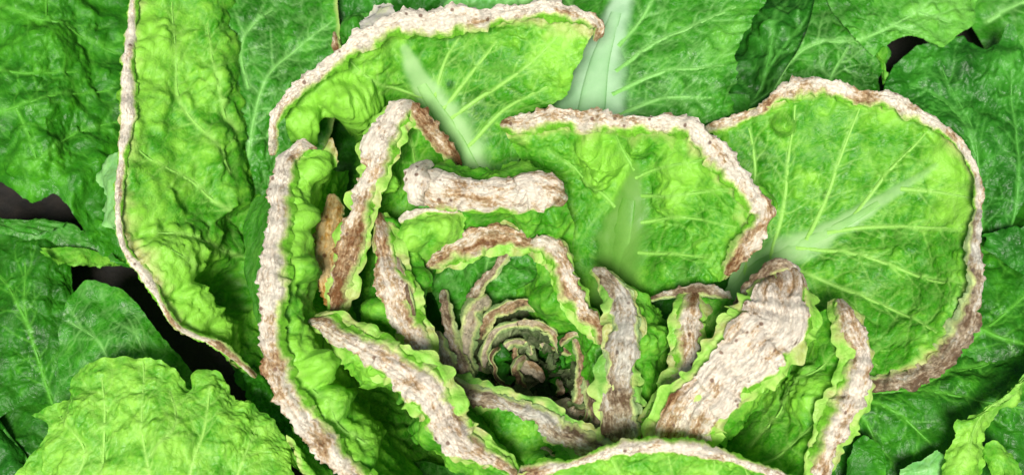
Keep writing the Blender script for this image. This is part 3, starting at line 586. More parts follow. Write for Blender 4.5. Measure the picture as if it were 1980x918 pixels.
# ---- T: inner dark leaf below, brown rim
Tt = blade('leaf', [[(880, 690, 5), (950, 680, 5), (1040, 670, 5)], [(850, 600, 8), (920, 570, 8), (1000, 560, 8), (1080, 600, 8)], [(835, 560, 10.2), (900, 515, 10.5), (980, 500, 10.5), (1060, 530, 10)], [(828, 512, 12), (880, 478, 12.2), (950, 458, 12.2), (1030, 470, 12)]], OUTER, head, pucker=1.1, veins=[[(940, 640), (935, 560), (950, 480)]], light=.42, lumps=[(890, 560, 40, .5), (990, 560, 40, .5)], burn=.4, burn_w=.15)
margin('dry_margin', [(826, 516, 12.2, 10, .5), (850, 500, 12.5, 16, .5), (900, 472, 12.8, 22, .5), (955, 456, 12.8, 20, .6), (1000, 462, 12.4, 17, .6), (1030, 470, 12.3, 12, .6)], DRY, Tt, skirt_on=True)
margin('dry_margin', [(985, 470, 12.2, 10, .6), (965, 510, 11.5, 10, .6), (935, 545, 10.8, 9, .7), (905, 580, 10, 8, .7)], DRYG, Tt)

# ---- M
M_ = blade('leaf', [[(1000, 560, 8.5), (1050, 640, 8), (1100, 700, 8)], [(1040, 530, 10.8), (1060, 595, 10.6), (1110, 630, 10.4), (1130, 690, 10)], [(1030, 475, 12), (1085, 500, 12.2), (1110, 570, 12.1), (1160, 640, 11.4)]], INNER, head, pucker=1.2, light=.55, lumps=[(1070, 575, 30, .7)], rough=(2, 2, 0, 2))
margin('dry_margin', [(1020, 468, 12.3, 12, .4), (1055, 475, 12.7, 17, .35), (1085, 505, 12.8, 18, .3), (1102, 555, 12.7, 17, .3), (1128, 600, 12.4, 16, .35), (1160, 640, 11.9, 13, .55), (1172, 670, 11.5, 9, .7)], DRY, M_, green=(0, .35), skirt_on=True)
blade('frill', [[(1165, 640, 11.2), (1168, 700, 11), (1170, 790, 10)], [(1135, 625, 11), (1140, 690, 11), (1145, 760, 10)], [(1115, 620, 10), (1122, 660, 10), (1128, 700, 10), (1140, 770, 9)]], BRIGHT, M_, pucker=1.2, light=.45, rough=(3, 3, 0, 4), ruffle=.3, ruf_n=4)

# ---- F: right central leaf
F = lab(blade('leaf', [
    [(1090, 640, 5.5), (1130, 650, 5.5), (1170, 660, 5.5), (1200, 660, 5.5), (1240, 650, 5.5)],
    [(1075, 470, 9), (1130, 480, 9), (1180, 500, 9), (1215, 530, 9.4), (1240, 560, 9.8), (1258, 582, 10)],
    [(1040, 370, 10.5), (1120, 370, 11), (1210, 380, 11.3), (1270, 410, 11.6), (1310, 450, 12), (1325, 500, 12), (1330, 562, 11.5)],
    [(1000, 300, 12), (1090, 290, 13), (1200, 290, 13.5), (1300, 320, 14), (1370, 390, 14), (1400, 450, 13.5), (1385, 545, 12.3)],
    [(975, 250, 13.5), (1080, 235, 14.5), (1200, 240, 15.5), (1340, 255, 16), (1420, 340, 16), (1470, 430, 15), (1405, 540, 13)]],
    CENTRAL, head, midrib=[(1190, 575, 40), (1200, 490, 44), (1212, 420, 36), (1222, 365, 20), (1230, 315, 6)], vein_mat=OLIVE,
    veins=[[(1230, 345), (1290, 320), (1360, 310)], [(1240, 380), (1320, 375), (1400, 368), (1440, 380)], [(1240, 430), (1320, 420), (1420, 440)], [(1235, 490), (1300, 490), (1380, 500)], [(1190, 400), (1140, 350), (1060, 290)], [(1225, 330), (1200, 290), (1190, 260)]],
    pucker=.95, vein_hw=4, lumps=[(1140, 285, 30, 1.2), (1175, 310, 34, 1.2), (1150, 345, 26, .9), (1235, 285, 26, .8), (1300, 390, 42, .6), (1310, 320, 40, .4)], burn=.6, burn_w=.17, light=.6, rough=(0, 4, 0, 0), tints=[(1160, 310, 55, .6), (1310, 340, 50, .3), (1220, 480, 70, -.3), (1040, 300, 40, -.2)]), 'leaf right of the heart with a pinkish curled rim')
margin('dry_margin', [(968, 240, 14, 11.4, .55), (1000, 238, 14.5, 15.0, .4), (1080, 226, 15.3, 19.4, .3), (1140, 230, 15.8, 18.5, .3), (1200, 238, 16.2, 15.0, .35), (1270, 236, 16.6, 15.0, .15), (1330, 246, 16.8, 17.6, .1), (1375, 280, 16.8, 20.2, .1), (1410, 325, 16.6, 20.2, .1), (1445, 370, 16.2, 19.4, .2), (1475, 405, 15.8, 21.1, .32), (1462, 445, 15.3, 19.4, .45), (1425, 495, 14.3, 15.0, .6), (1402, 530, 13.6, 10.6, .75)], DRY, F, green=(0, .0))
blade('frill', [[(1440, 360, 15.8), (1475, 400, 15.6), (1480, 440, 15)], [(1465, 355, 15.4), (1492, 385, 15.2), (1498, 420, 14.8)], [(1475, 365, 14.6), (1503, 385, 14.6), (1500, 425, 14.2)]], BRIGHT, F, pucker=.8, light=.75, rough=(2, 2, 0, 3))

# ---- G: big right leaf
G = lab(blade('leaf', [
    [(1380, 640, 6), (1400, 650, 6), (1440, 660, 6), (1480, 660, 6), (1500, 660, 6)],
    [(1415, 500, 8.5), (1450, 480, 8.7), (1490, 470, 9), (1520, 490, 9), (1535, 515, 9), (1535, 545, 9), (1525, 575, 8.7), (1515, 600, 8.5), (1505, 630, 8)],
    [(1415, 400, 9.5), (1500, 370, 10.3), (1570, 370, 10.5), (1640, 400, 10.5), (1675, 450, 10.5), (1675, 500, 10.5), (1660, 560, 10), (1635, 610, 10), (1600, 670, 9.3)],
    [(1395, 310, 10.5), (1500, 270, 12), (1610, 260, 12.5), (1730, 300, 12.5), (1790, 380, 12.5), (1795, 480, 12), (1780, 570, 11.5), (1730, 650, 11), (1650, 710, 10)],
    [(1375, 250, 11.5), (1500, 195, 13.5), (1640, 175, 14.5), (1800, 230, 14.5), (1885, 330, 14.5), (1885, 480, 14), (1865, 600, 13.2), (1790, 700, 12), (1680, 740, 10)]],
    INNER, head, midrib=[(1410, 580, 44), (1450, 530, 36), (1520, 488, 27), (1600, 450, 19), (1700, 390, 12), (1810, 320, 5)], vein_mat=RIB,
    veins=[[(1600, 450), (1700, 435), (1790, 440), (1875, 445)], [(1540, 480), (1660, 490), (1780, 530), (1860, 545)], [(1490, 500), (1600, 545), (1720, 590), (1810, 640)], [(1470, 520), (1560, 600), (1650, 670), (1700, 710)],
           [(1560, 465), (1600, 380), (1625, 300), (1660, 210)], [(1490, 500), (1515, 400), (1525, 300), (1540, 210)], [(1650, 420), (1720, 330), (1790, 260)], [(1440, 530), (1455, 420), (1460, 320), (1450, 250)], [(1740, 365), (1810, 370), (1870, 380)]],
    pucker=.9, vein_hw=5, wave=1.3, lumps=[(1515, 240, 26, .9), (1560, 360, 40, .3)], burn=.5, burn_w=.07, light=.52, rough=(3, 3, 0, 7), ruffle=.2, ruf_n=16, tints=[(1840, 300, 60, .6), (1860, 400, 50, .5), (1700, 220, 50, .35), (1620, 300, 120, .1), (1880, 374, 7, -1.6), (1598, 378, 8, -.9), (1570, 340, 10, .5)], res=3.8), 'broad right leaf with a pale midrib and a thin dry rim')
margin('dry_margin', [(1365, 250, 11.8, 8.8, .35), (1420, 232, 12.4, 10.6, .35), (1480, 205, 13.4, 10.6, .55), (1520, 178, 14.2, 16.7, .35), (1580, 166, 14.8, 15.0, .25), (1650, 180, 15, 14.1, .35), (1720, 195, 15, 15.0, .3), (1780, 222, 15, 13.2, .25), (1830, 252, 15, 7.9, .2), (1872, 300, 15, 5.3, .15), (1892, 350, 15, 7.0, .2), (1892, 410, 14.9, 6.2, .3)], DRY, G, green=(0, .4))
margin('dry_margin', [(1892, 400, 14.9, 6, .3), (1884, 480, 14.5, 12, .4), (1886, 560, 14, 16, .6), (1862, 630, 13.2, 20, .65), (1810, 700, 12.2, 21, .7), (1740, 735, 11.4, 18, .7), (1680, 742, 10.6, 14, .7), (1640, 745, 10, 9, .8)], DRYG, G)

# ---- H: top leaf with the wide pale midrib
H = lab(blade('leaf', [
    [(1060, 250, 8.5), (1050, 120, 8.5), (1090, -60, 8.5)], [(1150, 240, 10), (1160, 100, 10.3), (1205, -60, 11)], [(1280, 260, 10), (1300, 100, 11), (1350, -60, 11.5)],
    [(1415, 222, 9.5), (1422, 150, 10.5), (1425, 95, 11), (1455, 40, 11.5), (1510, -40, 12)]],
    OUTER, head, midrib=[(1140, 260, 62), (1148, 190, 56), (1160, 120, 42), (1185, 50, 27), (1205, -10, 18), (1215, -60, 14)], vein_mat=RIB,
    veins=[[(1195, 90), (1240, 35), (1280, -30)], [(1190, 140), (1260, 85), (1340, 50), (1420, 10)], [(1185, 185), (1260, 145), (1340, 130), (1400, 125)], [(1190, 225), (1280, 190), (1380, 190)], [(1120, 60), (1110, 20), (1080, -20)]],
    pucker=.9, vein_hw=5.5, light=.5, rough=(0, 0, 0, 9), ruffle=.5, ruf_n=12, tints=[(1410, 90, 50, .35), (1250, 180, 80, -.1)]), 'top leaf with a wide bluish white midrib')

# ---- I: broad white strip
I_ = lab(blade('leaf', [
    [(1390, 600, 8), (1350, 700, 8), (1300, 780, 8), (1280, 880, 8)], [(1430, 580, 13), (1380, 690, 13), (1300, 790, 12), (1270, 870, 11)],
    [(1500, 545, 15.6), (1480, 640, 16.2), (1400, 740, 16), (1320, 830, 14)], [(1560, 560, 15.5), (1560, 640, 15.6), (1470, 750, 15), (1395, 860, 12)],
    [(1562, 560, 14), (1588, 610, 14.4), (1578, 650, 14.2), (1530, 720, 13.8), (1470, 780, 13), (1395, 870, 10.5)]],
    BRIGHT, head, pucker=1, light=.65, rough=(2, 2, 0, 6), ruffle=.35, tints=[(1550, 650, 60, .3)], burn=0), 'upright leaf with the broadest white speckled rim')
margin('dry_margin', [(1498, 520, 15.4, 18, .6), (1510, 545, 16.4, 38, .45), (1508, 590, 17.1, 52, .2), (1492, 632, 17.4, 56, .08), (1455, 676, 17.3, 50, .06), (1412, 722, 17, 46, .05), (1372, 765, 16.5, 44, .12), (1335, 805, 15.6, 46, .35), (1318, 850, 14.4, 48, .45), (1315, 885, 13.5, 44, .5)], DRY, I_, curl=.7, flat=.12, fold=1.25, jag=.35, inner=0, skirt_on=True, green=(.12, .0), crinkle=1.0)
margin('brown_tip', [(1420, 590, 14.5, 8, .75), (1450, 555, 15.2, 12, .7), (1485, 525, 15.8, 14, .65), (1520, 515, 15.8, 13, .6), (1555, 560, 15.8, 11, .6), (1570, 600, 15.6, 8, .5)], DRYG, I_)

# ---- J
J = lab(blade('leaf', [
    [(1430, 640, 8), (1400, 760, 7.5), (1370, 860, 7.5), (1350, 960, 7.5)], [(1520, 640, 10.5), (1490, 760, 10), (1440, 860, 10), (1420, 980, 10)], [(1580, 610, 12.8), (1575, 720, 12.6), (1550, 820, 12.2), (1510, 970, 12)],
    [(1622, 585, 14.2), (1648, 640, 14.6), (1660, 700, 14.6), (1635, 790, 14.5), (1590, 880, 14), (1565, 970, 13.5)]],
    INNER, head, pucker=.8, wave=1.3, veins=[[(1440, 860), (1520, 780), (1600, 700), (1640, 660)], [(1470, 900), (1540, 850), (1600, 800)]], light=.55, lumps=[(1565, 765, 60, .8)], tints=[(1570, 760, 60, .3)], burn=.3, burn_w=.08), 'leaf with a narrow greyish white rim at lower right')
margin('dry_margin', [(1622, 578, 14.4, 11, .4), (1635, 605, 14.9, 17, .35), (1652, 650, 15.2, 20, .25), (1660, 700, 15.2, 22, .2), (1645, 760, 15.1, 23, .2), (1620, 815, 14.8, 22, .25), (1597, 870, 14.4, 19, .25), (1580, 920, 14, 16, .35), (1570, 970, 13.5, 14, .5)], DRY, J, green=(0, .0), skirt_on=True)

# ---- K
K_ = blade('leaf', [[(1450, 640, 7.5), (1420, 720, 7.5), (1370, 820, 7.5), (1320, 900, 7.5)], [(1425, 585, 12), (1400, 660, 11.5), (1370, 730, 11), (1310, 820, 10.5)], [(1345, 575, 13.2), (1338, 630, 13.5), (1335, 690, 13.5), (1318, 750, 13), (1260, 840, 12)]], BRIGHT, head, pucker=1.1, light=.5, veins=[[(1400, 700), (1385, 640), (1350, 600)]], rough=(4, 2, 0, 0))
margin('dry_margin', [(1338, 565, 13.6, 16, .6), (1332, 600, 14, 20, .45), (1332, 650, 14.1, 20, .3), (1325, 710, 13.9, 20, .3), (1305, 765, 13.5, 20, .35), (1270, 810, 13, 18, .45), (1240, 850, 12.4, 16, .6)], DRY, K_, skirt_on=True)
margin('dry_margin', [(1255, 578, 11.9, 5, .8), (1300, 566, 12.5, 8, .8), (1345, 558, 13, 10, .75), (1390, 566, 12.9, 10, .65), (1415, 585, 12.4, 9, .6)], DRYG, K_, green=(0, .3))

# ---- L
L_ = blade('leaf', [[(1340, 640, 7), (1340, 720, 7), (1330, 820, 7)], [(1275, 610, 9.5), (1290, 700, 9.5), (1280, 790, 9.5)], [(1250, 570, 11.8), (1265, 640, 11.8), (1250, 710, 11.5), (1250, 830, 10.5)], [(1160, 530, 12.3), (1208, 610, 13), (1200, 700, 12.6), (1205, 850, 11.5)]], BRIGHT, head, pucker=1.2, light=.5, lumps=[(1255, 660, 34, .6)], rough=(3, 3, 0, 0))
margin('dry_margin', [(1148, 518, 12.5, 7.8, .45), (1172, 535, 13, 10.9, .4), (1200, 575, 13.5, 21.8, .3), (1210, 625, 13.8, 25.7, .2), (1203, 680, 13.7, 25.7, .2), (1195, 730, 13.4, 26.5, .4), (1198, 790, 12.9, 31.2, .55), (1205, 860, 12.2, 32.8, .6)], DRYG, L_, inner=.25, crinkle=1.1, green=(.3, .0), skirt_on=True)

# ---- N
N_ = blade('leaf', [[(690, 440, 5), (690, 560, 4.5), (730, 680, 6)], [(720, 430, 11), (718, 530, 11), (722, 600, 12), (760, 660, 12)], [(738, 420, 13.2), (748, 500, 13.6), (770, 580, 13.6), (812, 680, 12.8)], [(780, 430, 12.4), (820, 500, 12.6), (822, 570, 12.2), (815, 650, 12)]], INNER, head, pucker=1.1, light=.55, lumps=[(735, 600, 26, .8), (810, 540, 25, .4)], rough=(2, 2, 0, 4))
margin('dry_margin', [(733, 412, 13.6, 11.7, .6), (742, 455, 14, 16.2, .55), (752, 510, 14.2, 22.5, .45), (765, 565, 14.2, 28.8, .4), (785, 615, 13.9, 25.2, .4), (805, 660, 13.5, 20.7, .4), (822, 700, 13.1, 15.3, .5)], DRY, N_, green=(.22, .0), crinkle=1.0, skirt_on=True)
margin('dry_margin', [(755, 470, 13.6, 5, .8), (775, 520, 14.3, 5, .8), (790, 570, 14.2, 4, .85), (803, 620, 13.9, 4, .9)], DRYG, N_)

# ---- O
O_ = lab(blade('leaf', [[(900, 700, 8), (960, 790, 8), (1020, 900, 8)], [(660, 640, 13), (770, 690, 12.6), (870, 740, 12), (930, 820, 11.6), (1010, 900, 11.6)], [(650, 665, 15), (740, 715, 15.4), (815, 770, 15.4), (870, 850, 15), (980, 915, 14)],
    [(635, 670, 14.2), (665, 712, 13.8), (725, 748, 13.4), (790, 785, 13), (805, 840, 12.8), (870, 905, 12.6), (960, 945, 12.6)]], INNER, head, pucker=1, light=.6, rough=(2, 2, 0, 7), ruffle=.4, lumps=[(720, 720, 40, .4), (820, 840, 35, .5)], tints=[(680, 700, 60, .25)]), 'leaf at lower left of the heart with a wide mottled rim')
margin('dry_margin', [(600, 618, 14.6, 11.2, .6), (640, 632, 15.2, 17.6, .5), (690, 662, 15.8, 24.0, .3), (750, 695, 16.2, 27.2, .25), (810, 735, 16.3, 32.0, .25), (848, 785, 16.2, 33.6, .2), (880, 840, 15.8, 27.2, .25), (925, 872, 15.3, 17.6, .4), (965, 892, 14.9, 12.0, .55), (1000, 915, 14.4, 8.0, .6)], DRY, O_, crinkle=1.0, green=(0, .15), skirt_on=True)

# ---- P
P_ = blade('leaf', [[(900, 940, 7), (1000, 960, 7), (1120, 950, 7)], [(900, 850, 9.5), (1000, 890, 9.8), (1110, 905, 9.8)], [(885, 790, 10.8), (960, 815, 11.1), (1050, 850, 11.1), (1130, 890, 11)], [(875, 755, 11.4), (950, 780, 11.8), (1040, 810, 11.9), (1150, 865, 11.8)]], INNER, head, pucker=1.0, light=.48, lumps=[(990, 835, 60, .5)])
margin('dry_margin', [(862, 735, 11.6, 17.0, .7), (900, 760, 12, 20.4, .65), (950, 772, 12.3, 13.6, .45), (1000, 786, 12.4, 12.8, .25), (1045, 804, 12.4, 17.0, .2), (1085, 835, 12.2, 20.4, .5), (1150, 862, 12.1, 22.1, .6), (1200, 880, 12, 22.1, .6)], DRYG, P_, crinkle=1.0, skirt_on=True)

# ---- Q: bottom leaf
Q_ = lab(blade('leaf', [[(1040, 1100, 9), (1290, 1100, 9), (1560, 1100, 9)], [(1060, 990, 13), (1290, 960, 13.6), (1520, 1010, 13)], [(1030, 935, 14.4), (1150, 910, 15), (1290, 890, 15.6), (1400, 905, 15.2), (1530, 955, 14.2)], [(1000, 918, 15), (1100, 893, 15.6), (1200, 868, 16.2), (1290, 858, 16.5), (1390, 878, 16.2), (1460, 903, 15.6), (1570, 945, 14.8)]],
    BRIGHT, head, pucker=1.2, veins=[[(1290, 1000), (1300, 930), (1290, 870)], [(1350, 990), (1380, 920), (1380, 885)], [(1200, 990), (1200, 930), (1180, 885)], [(1440, 990), (1450, 940), (1440, 905)]], light=.75, burn=.5, burn_w=.15, ruffle=.2), 'bottom leaf with a pale curled top rim')
margin('dry_margin', [(1000, 920, 15, 15.3, .3), (1040, 908, 15.4, 13.6, .3), (1110, 895, 15.9, 7.6, .2), (1180, 874, 16.4, 11.0, .1), (1240, 862, 16.8, 13.6, .05), (1310, 860, 17, 13.6, .05), (1370, 873, 16.8, 12.8, .1), (1430, 890, 16.3, 8.5, .2), (1500, 915, 15.6, 7.6, .25), (1570, 945, 15, 7.6, .3)], DRY, Q_, green=(.3, .3))

# ---- hidden/wrapping leaves that close the bowl
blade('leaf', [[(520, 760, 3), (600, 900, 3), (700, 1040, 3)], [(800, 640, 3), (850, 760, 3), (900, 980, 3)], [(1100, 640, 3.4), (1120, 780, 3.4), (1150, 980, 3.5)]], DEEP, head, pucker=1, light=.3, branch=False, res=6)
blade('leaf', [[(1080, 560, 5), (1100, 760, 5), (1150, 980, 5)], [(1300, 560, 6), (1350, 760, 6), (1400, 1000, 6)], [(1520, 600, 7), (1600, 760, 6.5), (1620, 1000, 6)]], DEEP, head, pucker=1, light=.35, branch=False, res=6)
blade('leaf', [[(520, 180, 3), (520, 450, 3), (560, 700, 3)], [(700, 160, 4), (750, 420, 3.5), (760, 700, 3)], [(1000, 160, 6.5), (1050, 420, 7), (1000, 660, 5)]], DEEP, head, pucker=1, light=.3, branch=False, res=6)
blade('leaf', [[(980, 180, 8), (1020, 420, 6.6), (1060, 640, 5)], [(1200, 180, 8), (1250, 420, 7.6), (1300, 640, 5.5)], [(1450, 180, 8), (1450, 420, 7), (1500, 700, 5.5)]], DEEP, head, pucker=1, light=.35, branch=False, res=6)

# ---- rotting heart
HEART = dry_mat('dull_mouldy_margin', pale=(.46, .40, .28), tan=(.30, .20, .10), brown=(.08, .05, .025), crackc=(.06, .045, .03), green=(.14, .26, .07))
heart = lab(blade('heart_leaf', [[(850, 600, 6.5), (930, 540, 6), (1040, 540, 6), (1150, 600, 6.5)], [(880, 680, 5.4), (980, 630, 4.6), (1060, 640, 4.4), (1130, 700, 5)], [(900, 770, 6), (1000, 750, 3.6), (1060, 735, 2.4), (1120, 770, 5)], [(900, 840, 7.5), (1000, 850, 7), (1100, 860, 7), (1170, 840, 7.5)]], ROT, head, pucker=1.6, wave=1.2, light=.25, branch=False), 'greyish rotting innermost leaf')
def small(rows, light, mat=None, pk=1.3, rim=None, hw=6, tone=.3, gr=(.5, .3)):
    b = blade('leaf_fragment', rows, mat or ROT, heart, pucker=pk, light=light, branch=False, rough=(2, 2, 0, 4), ruffle=.25, res=2.8)
    if rim: margin('rotten_edge', [(x, y, z + .15, hw, tone) for x, y, z in rows[-1]], HEART, heart, crinkle=.9, green=gr, skirt_on=False)
rg = np.random.default_rng(21)
for k in range(20):
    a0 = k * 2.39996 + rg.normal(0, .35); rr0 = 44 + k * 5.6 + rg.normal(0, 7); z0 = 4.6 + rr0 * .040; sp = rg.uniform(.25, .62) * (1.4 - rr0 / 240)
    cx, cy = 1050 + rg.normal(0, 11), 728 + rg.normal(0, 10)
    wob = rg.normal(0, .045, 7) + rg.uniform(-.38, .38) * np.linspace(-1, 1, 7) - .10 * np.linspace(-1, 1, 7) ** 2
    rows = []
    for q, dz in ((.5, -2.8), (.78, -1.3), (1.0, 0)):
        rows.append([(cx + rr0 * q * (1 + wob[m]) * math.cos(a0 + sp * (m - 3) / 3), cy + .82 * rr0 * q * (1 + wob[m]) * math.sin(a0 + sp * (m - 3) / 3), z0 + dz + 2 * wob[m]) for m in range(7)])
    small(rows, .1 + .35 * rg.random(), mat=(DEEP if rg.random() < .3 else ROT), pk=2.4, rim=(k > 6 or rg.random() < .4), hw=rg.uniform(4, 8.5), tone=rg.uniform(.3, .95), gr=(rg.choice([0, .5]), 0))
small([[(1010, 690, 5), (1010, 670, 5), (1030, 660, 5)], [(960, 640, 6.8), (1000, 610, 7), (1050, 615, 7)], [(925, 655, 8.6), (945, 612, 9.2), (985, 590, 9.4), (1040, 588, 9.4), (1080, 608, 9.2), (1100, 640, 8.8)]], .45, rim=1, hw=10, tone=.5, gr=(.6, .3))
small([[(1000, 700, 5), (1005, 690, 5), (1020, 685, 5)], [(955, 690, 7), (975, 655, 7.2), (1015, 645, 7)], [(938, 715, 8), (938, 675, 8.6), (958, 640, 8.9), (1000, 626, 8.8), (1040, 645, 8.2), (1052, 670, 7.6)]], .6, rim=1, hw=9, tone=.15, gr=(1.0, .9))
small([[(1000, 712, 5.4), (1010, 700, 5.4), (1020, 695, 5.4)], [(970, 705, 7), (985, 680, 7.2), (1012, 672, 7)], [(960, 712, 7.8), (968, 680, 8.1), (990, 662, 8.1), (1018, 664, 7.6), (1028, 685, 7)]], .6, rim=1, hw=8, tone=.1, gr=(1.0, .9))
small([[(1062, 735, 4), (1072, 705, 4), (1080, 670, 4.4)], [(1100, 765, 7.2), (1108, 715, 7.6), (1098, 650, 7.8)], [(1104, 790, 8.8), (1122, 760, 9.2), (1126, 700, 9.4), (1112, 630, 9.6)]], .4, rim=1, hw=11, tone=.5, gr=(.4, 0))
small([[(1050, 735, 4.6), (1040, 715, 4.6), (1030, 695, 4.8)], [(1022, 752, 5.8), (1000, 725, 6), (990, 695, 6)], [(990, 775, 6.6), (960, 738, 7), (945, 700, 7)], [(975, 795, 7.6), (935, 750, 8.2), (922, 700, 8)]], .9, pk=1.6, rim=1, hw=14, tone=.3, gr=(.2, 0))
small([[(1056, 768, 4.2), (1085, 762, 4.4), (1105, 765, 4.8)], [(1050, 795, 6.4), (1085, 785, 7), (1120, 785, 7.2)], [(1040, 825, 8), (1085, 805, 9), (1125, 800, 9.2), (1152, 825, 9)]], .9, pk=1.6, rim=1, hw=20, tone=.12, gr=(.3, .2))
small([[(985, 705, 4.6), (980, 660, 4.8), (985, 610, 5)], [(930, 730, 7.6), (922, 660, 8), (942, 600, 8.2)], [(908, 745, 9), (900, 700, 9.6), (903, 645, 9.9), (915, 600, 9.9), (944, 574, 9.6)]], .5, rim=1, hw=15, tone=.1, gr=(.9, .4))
margin('rotten_edge', [(1100, 770, 9.3, 12, .2), (1085, 792, 9.6, 18, .1), (1110, 812, 9.8, 20, .2), (1140, 800, 9.8, 14, .4)], HEART, heart, inner=0)
margin('rotten_edge', [(975, 690, 6.6, 9, .1), (1005, 703, 6.6, 14, .1), (1035, 716, 6.4, 12, .2), (1052, 735, 6, 8, .4)], HEART, heart, inner=0)
for pts in ([(858, 560, 10.5, 8, .6), (866, 620, 10.5, 11, .7), (880, 680, 10.5, 13, .7), (905, 735, 10.6, 16, .75)],
            [(845, 640, 11.2, 10, .5), (855, 680, 11.3, 15, .5), (872, 730, 11.3, 17, .6)],
            [(1132, 720, 9.9, 12, .6), (1150, 770, 10.2, 15, .6), (1162, 840, 10.4, 18, .6)],
            [(880, 760, 10.6, 14, .75), (930, 790, 10.8, 12, .8), (980, 800, 10.9, 8, .8)]):
    margin('rotten_edge', pts, DRYG, heart, crinkle=1.2, green=(0, 0), skirt_on=False)

# ================================================================== NEIGHBOURING PLANTS
left = plant('cabbage_plant', 0, 200, 'deep green cabbage at the upper left corner, one broad leaf with pale veins', 'cabbage')
blade('leaf', [
    [(-90, -70, 7), (-90, 150, 7), (-80, 335, 5.5)], [(0, -70, 8.6), (0, 180, 8.4), (0, 352, 6.6)], [(60, -70, 9), (60, 180, 8.8), (60, 392, 6.8)], [(105, -70, 8.8), (105, 180, 8.4), (105, 374, 7)], [(150, -70, 8.4), (150, 200, 7.8), (145, 418, 6.4)], [(215, -70, 7), (215, 230, 6.4), (200, 492, 5.4)], [(320, -70, 5), (310, 260, 4.5), (270, 520, 4)]],
    DEEP, left, veins=[[(-60, 240), (40, 205), (130, 180), (240, 172)], [(-30, 0), (60, 30), (140, 50), (235, 105)], [(90, -40), (90, 30)], [(60, 330), (110, 280), (150, 250), (230, 235)], [(-60, 130), (60, 140), (150, 135)], [(30, 210), (60, 270), (80, 340)]], pucker=1.1, wave=2.1, lumps=[(100, 90, 60, .5), (60, 290, 60, .6), (180, 340, 50, .5), (130, 240, 40, -.6)], vein_hw=4, light=.5, rough=(0, 5, 0, 0), tints=[(30, 30, 80, .3), (90, 350, 70, .25)], res=3.6)
mid = plant('cabbage_plant', 60, 640, 'dark green cabbage at the left edge with one smooth rounded leaf', 'cabbage')
blade('leaf', [[(-80, 430, 4), (-80, 700, 4), (-80, 900, 3.5)], [(0, 440, 5.2), (20, 600, 5.2), (10, 800, 4)], [(70, 430, 5.4), (90, 600, 5.4), (90, 780, 4)], [(130, 470, 4.4), (150, 620, 4.6), (170, 800, 3.6)]], DEEP, mid, veins=[[(100, 780), (70, 690), (50, 600), (50, 510)], [(60, 640), (20, 560), (-20, 520)]], pucker=.9, wave=1.4, light=.4, rough=(5, 0, 0, 3))
blade('leaf', [[(-60, 440, 6), (60, 470, 5.6), (100, 560, 4.4)], [(-60, 420, 6), (70, 432, 6), (140, 500, 5)], [(60, 455, 6.4), (150, 440, 6.2), (240, 510, 4.8)][0:3]], OUTER, mid, pucker=1.2, wave=1.4, light=.45, rough=(3, 3, 0, 6), ruffle=.5, ruf_n=4)
blade('leaf', [[(80, 480, 6.2), (150, 475, 6), (240, 500, 4.6)], [(90, 495, 6.4), (160, 497, 6), (235, 512, 4.6)], [(78, 487, 7), (100, 500, 6.8), (170, 510, 6), (215, 512, 5)]], BRIGHT, mid, pucker=.8, light=.7, rough=(2, 2, 0, 4), ruffle=.4, ruf_n=3, branch=False)
blade('leaf', [[(100, 860, 4.6), (240, 860, 4.6), (460, 860, 4.2)], [(110, 740, 6), (230, 700, 6.6), (390, 790, 5)], [(112, 640, 6.3), (140, 568, 6.5), (185, 546, 6.6), (245, 570, 6.5), (305, 640, 6.1), (370, 715, 5.4), (450, 800, 4.6)]], OUTER, mid, veins=[[(250, 850), (220, 740), (190, 660), (130, 620)], [(250, 800), (290, 720), (250, 620)], [(240, 830), (330, 790), (350, 740)]], pucker=.45, wave=1.5, light=.42, rough=(0, 0, 0, 3), vein_hw=2.5)
blade('leaf', [[(-120, 660, 2.6), (-60, 840, 3), (0, 1060, 2.6)], [(20, 680, 3.4), (60, 840, 3.6), (100, 1060, 3.4)], [(140, 720, 2.6), (200, 860, 3), (260, 1060, 2.6)]], DEEP, mid, pucker=1, light=.35, branch=False)
front = plant('cabbage_plant', 300, 900, 'bright green crinkled cabbage leaf cluster in the lower left corner', 'cabbage')
blade('leaf', [[(-60, 1060, 7), (280, 1060, 8.5), (680, 1060, 6)], [(20, 930, 8.4), (290, 900, 10.3), (600, 960, 8)], [(90, 830, 9.2), (210, 780, 10.3), (300, 775, 10.5), (420, 800, 10), (560, 900, 8.3)],
    [(58, 800, 9), (105, 780, 9.2), (142, 762, 9.4), (146, 722, 9.7), (195, 694, 10), (280, 690, 10.2), (335, 712, 10), (366, 748, 9.5), (384, 714, 9.6), (432, 724, 9.4), (462, 772, 9), (512, 792, 8.6), (555, 850, 8), (605, 935, 7)]],
    BRIGHT, front, veins=[[(300, 1000), (285, 900), (272, 830), (278, 700)], [(360, 1000), (370, 900), (395, 830), (405, 750)], [(200, 980), (190, 880), (200, 790), (195, 730)], [(120, 960), (160, 870), (110, 800)], [(440, 980), (470, 890), (500, 820)], [(290, 880), (340, 820), (330, 750)]],
    pucker=1.1, wave=1.2, light=.78, vein_hw=4, rough=(0, 0, 0, 1.5), lumps=[(160, 800, 50, .5), (330, 850, 50, .4)], ruffle=.3, ruf_n=9, res=3.4)
blade('leaf', [[(-80, 720, 4), (60, 900, 4), (140, 1040, 4)], [(-80, 800, 4.8), (20, 900, 4.8), (80, 1040, 4.6)], [(-80, 940, 4), (-20, 1000, 4)]], BLUE, mid, veins=[[(-40, 740), (40, 820), (120, 920)]], pucker=1, light=.45, vein_hw=5)
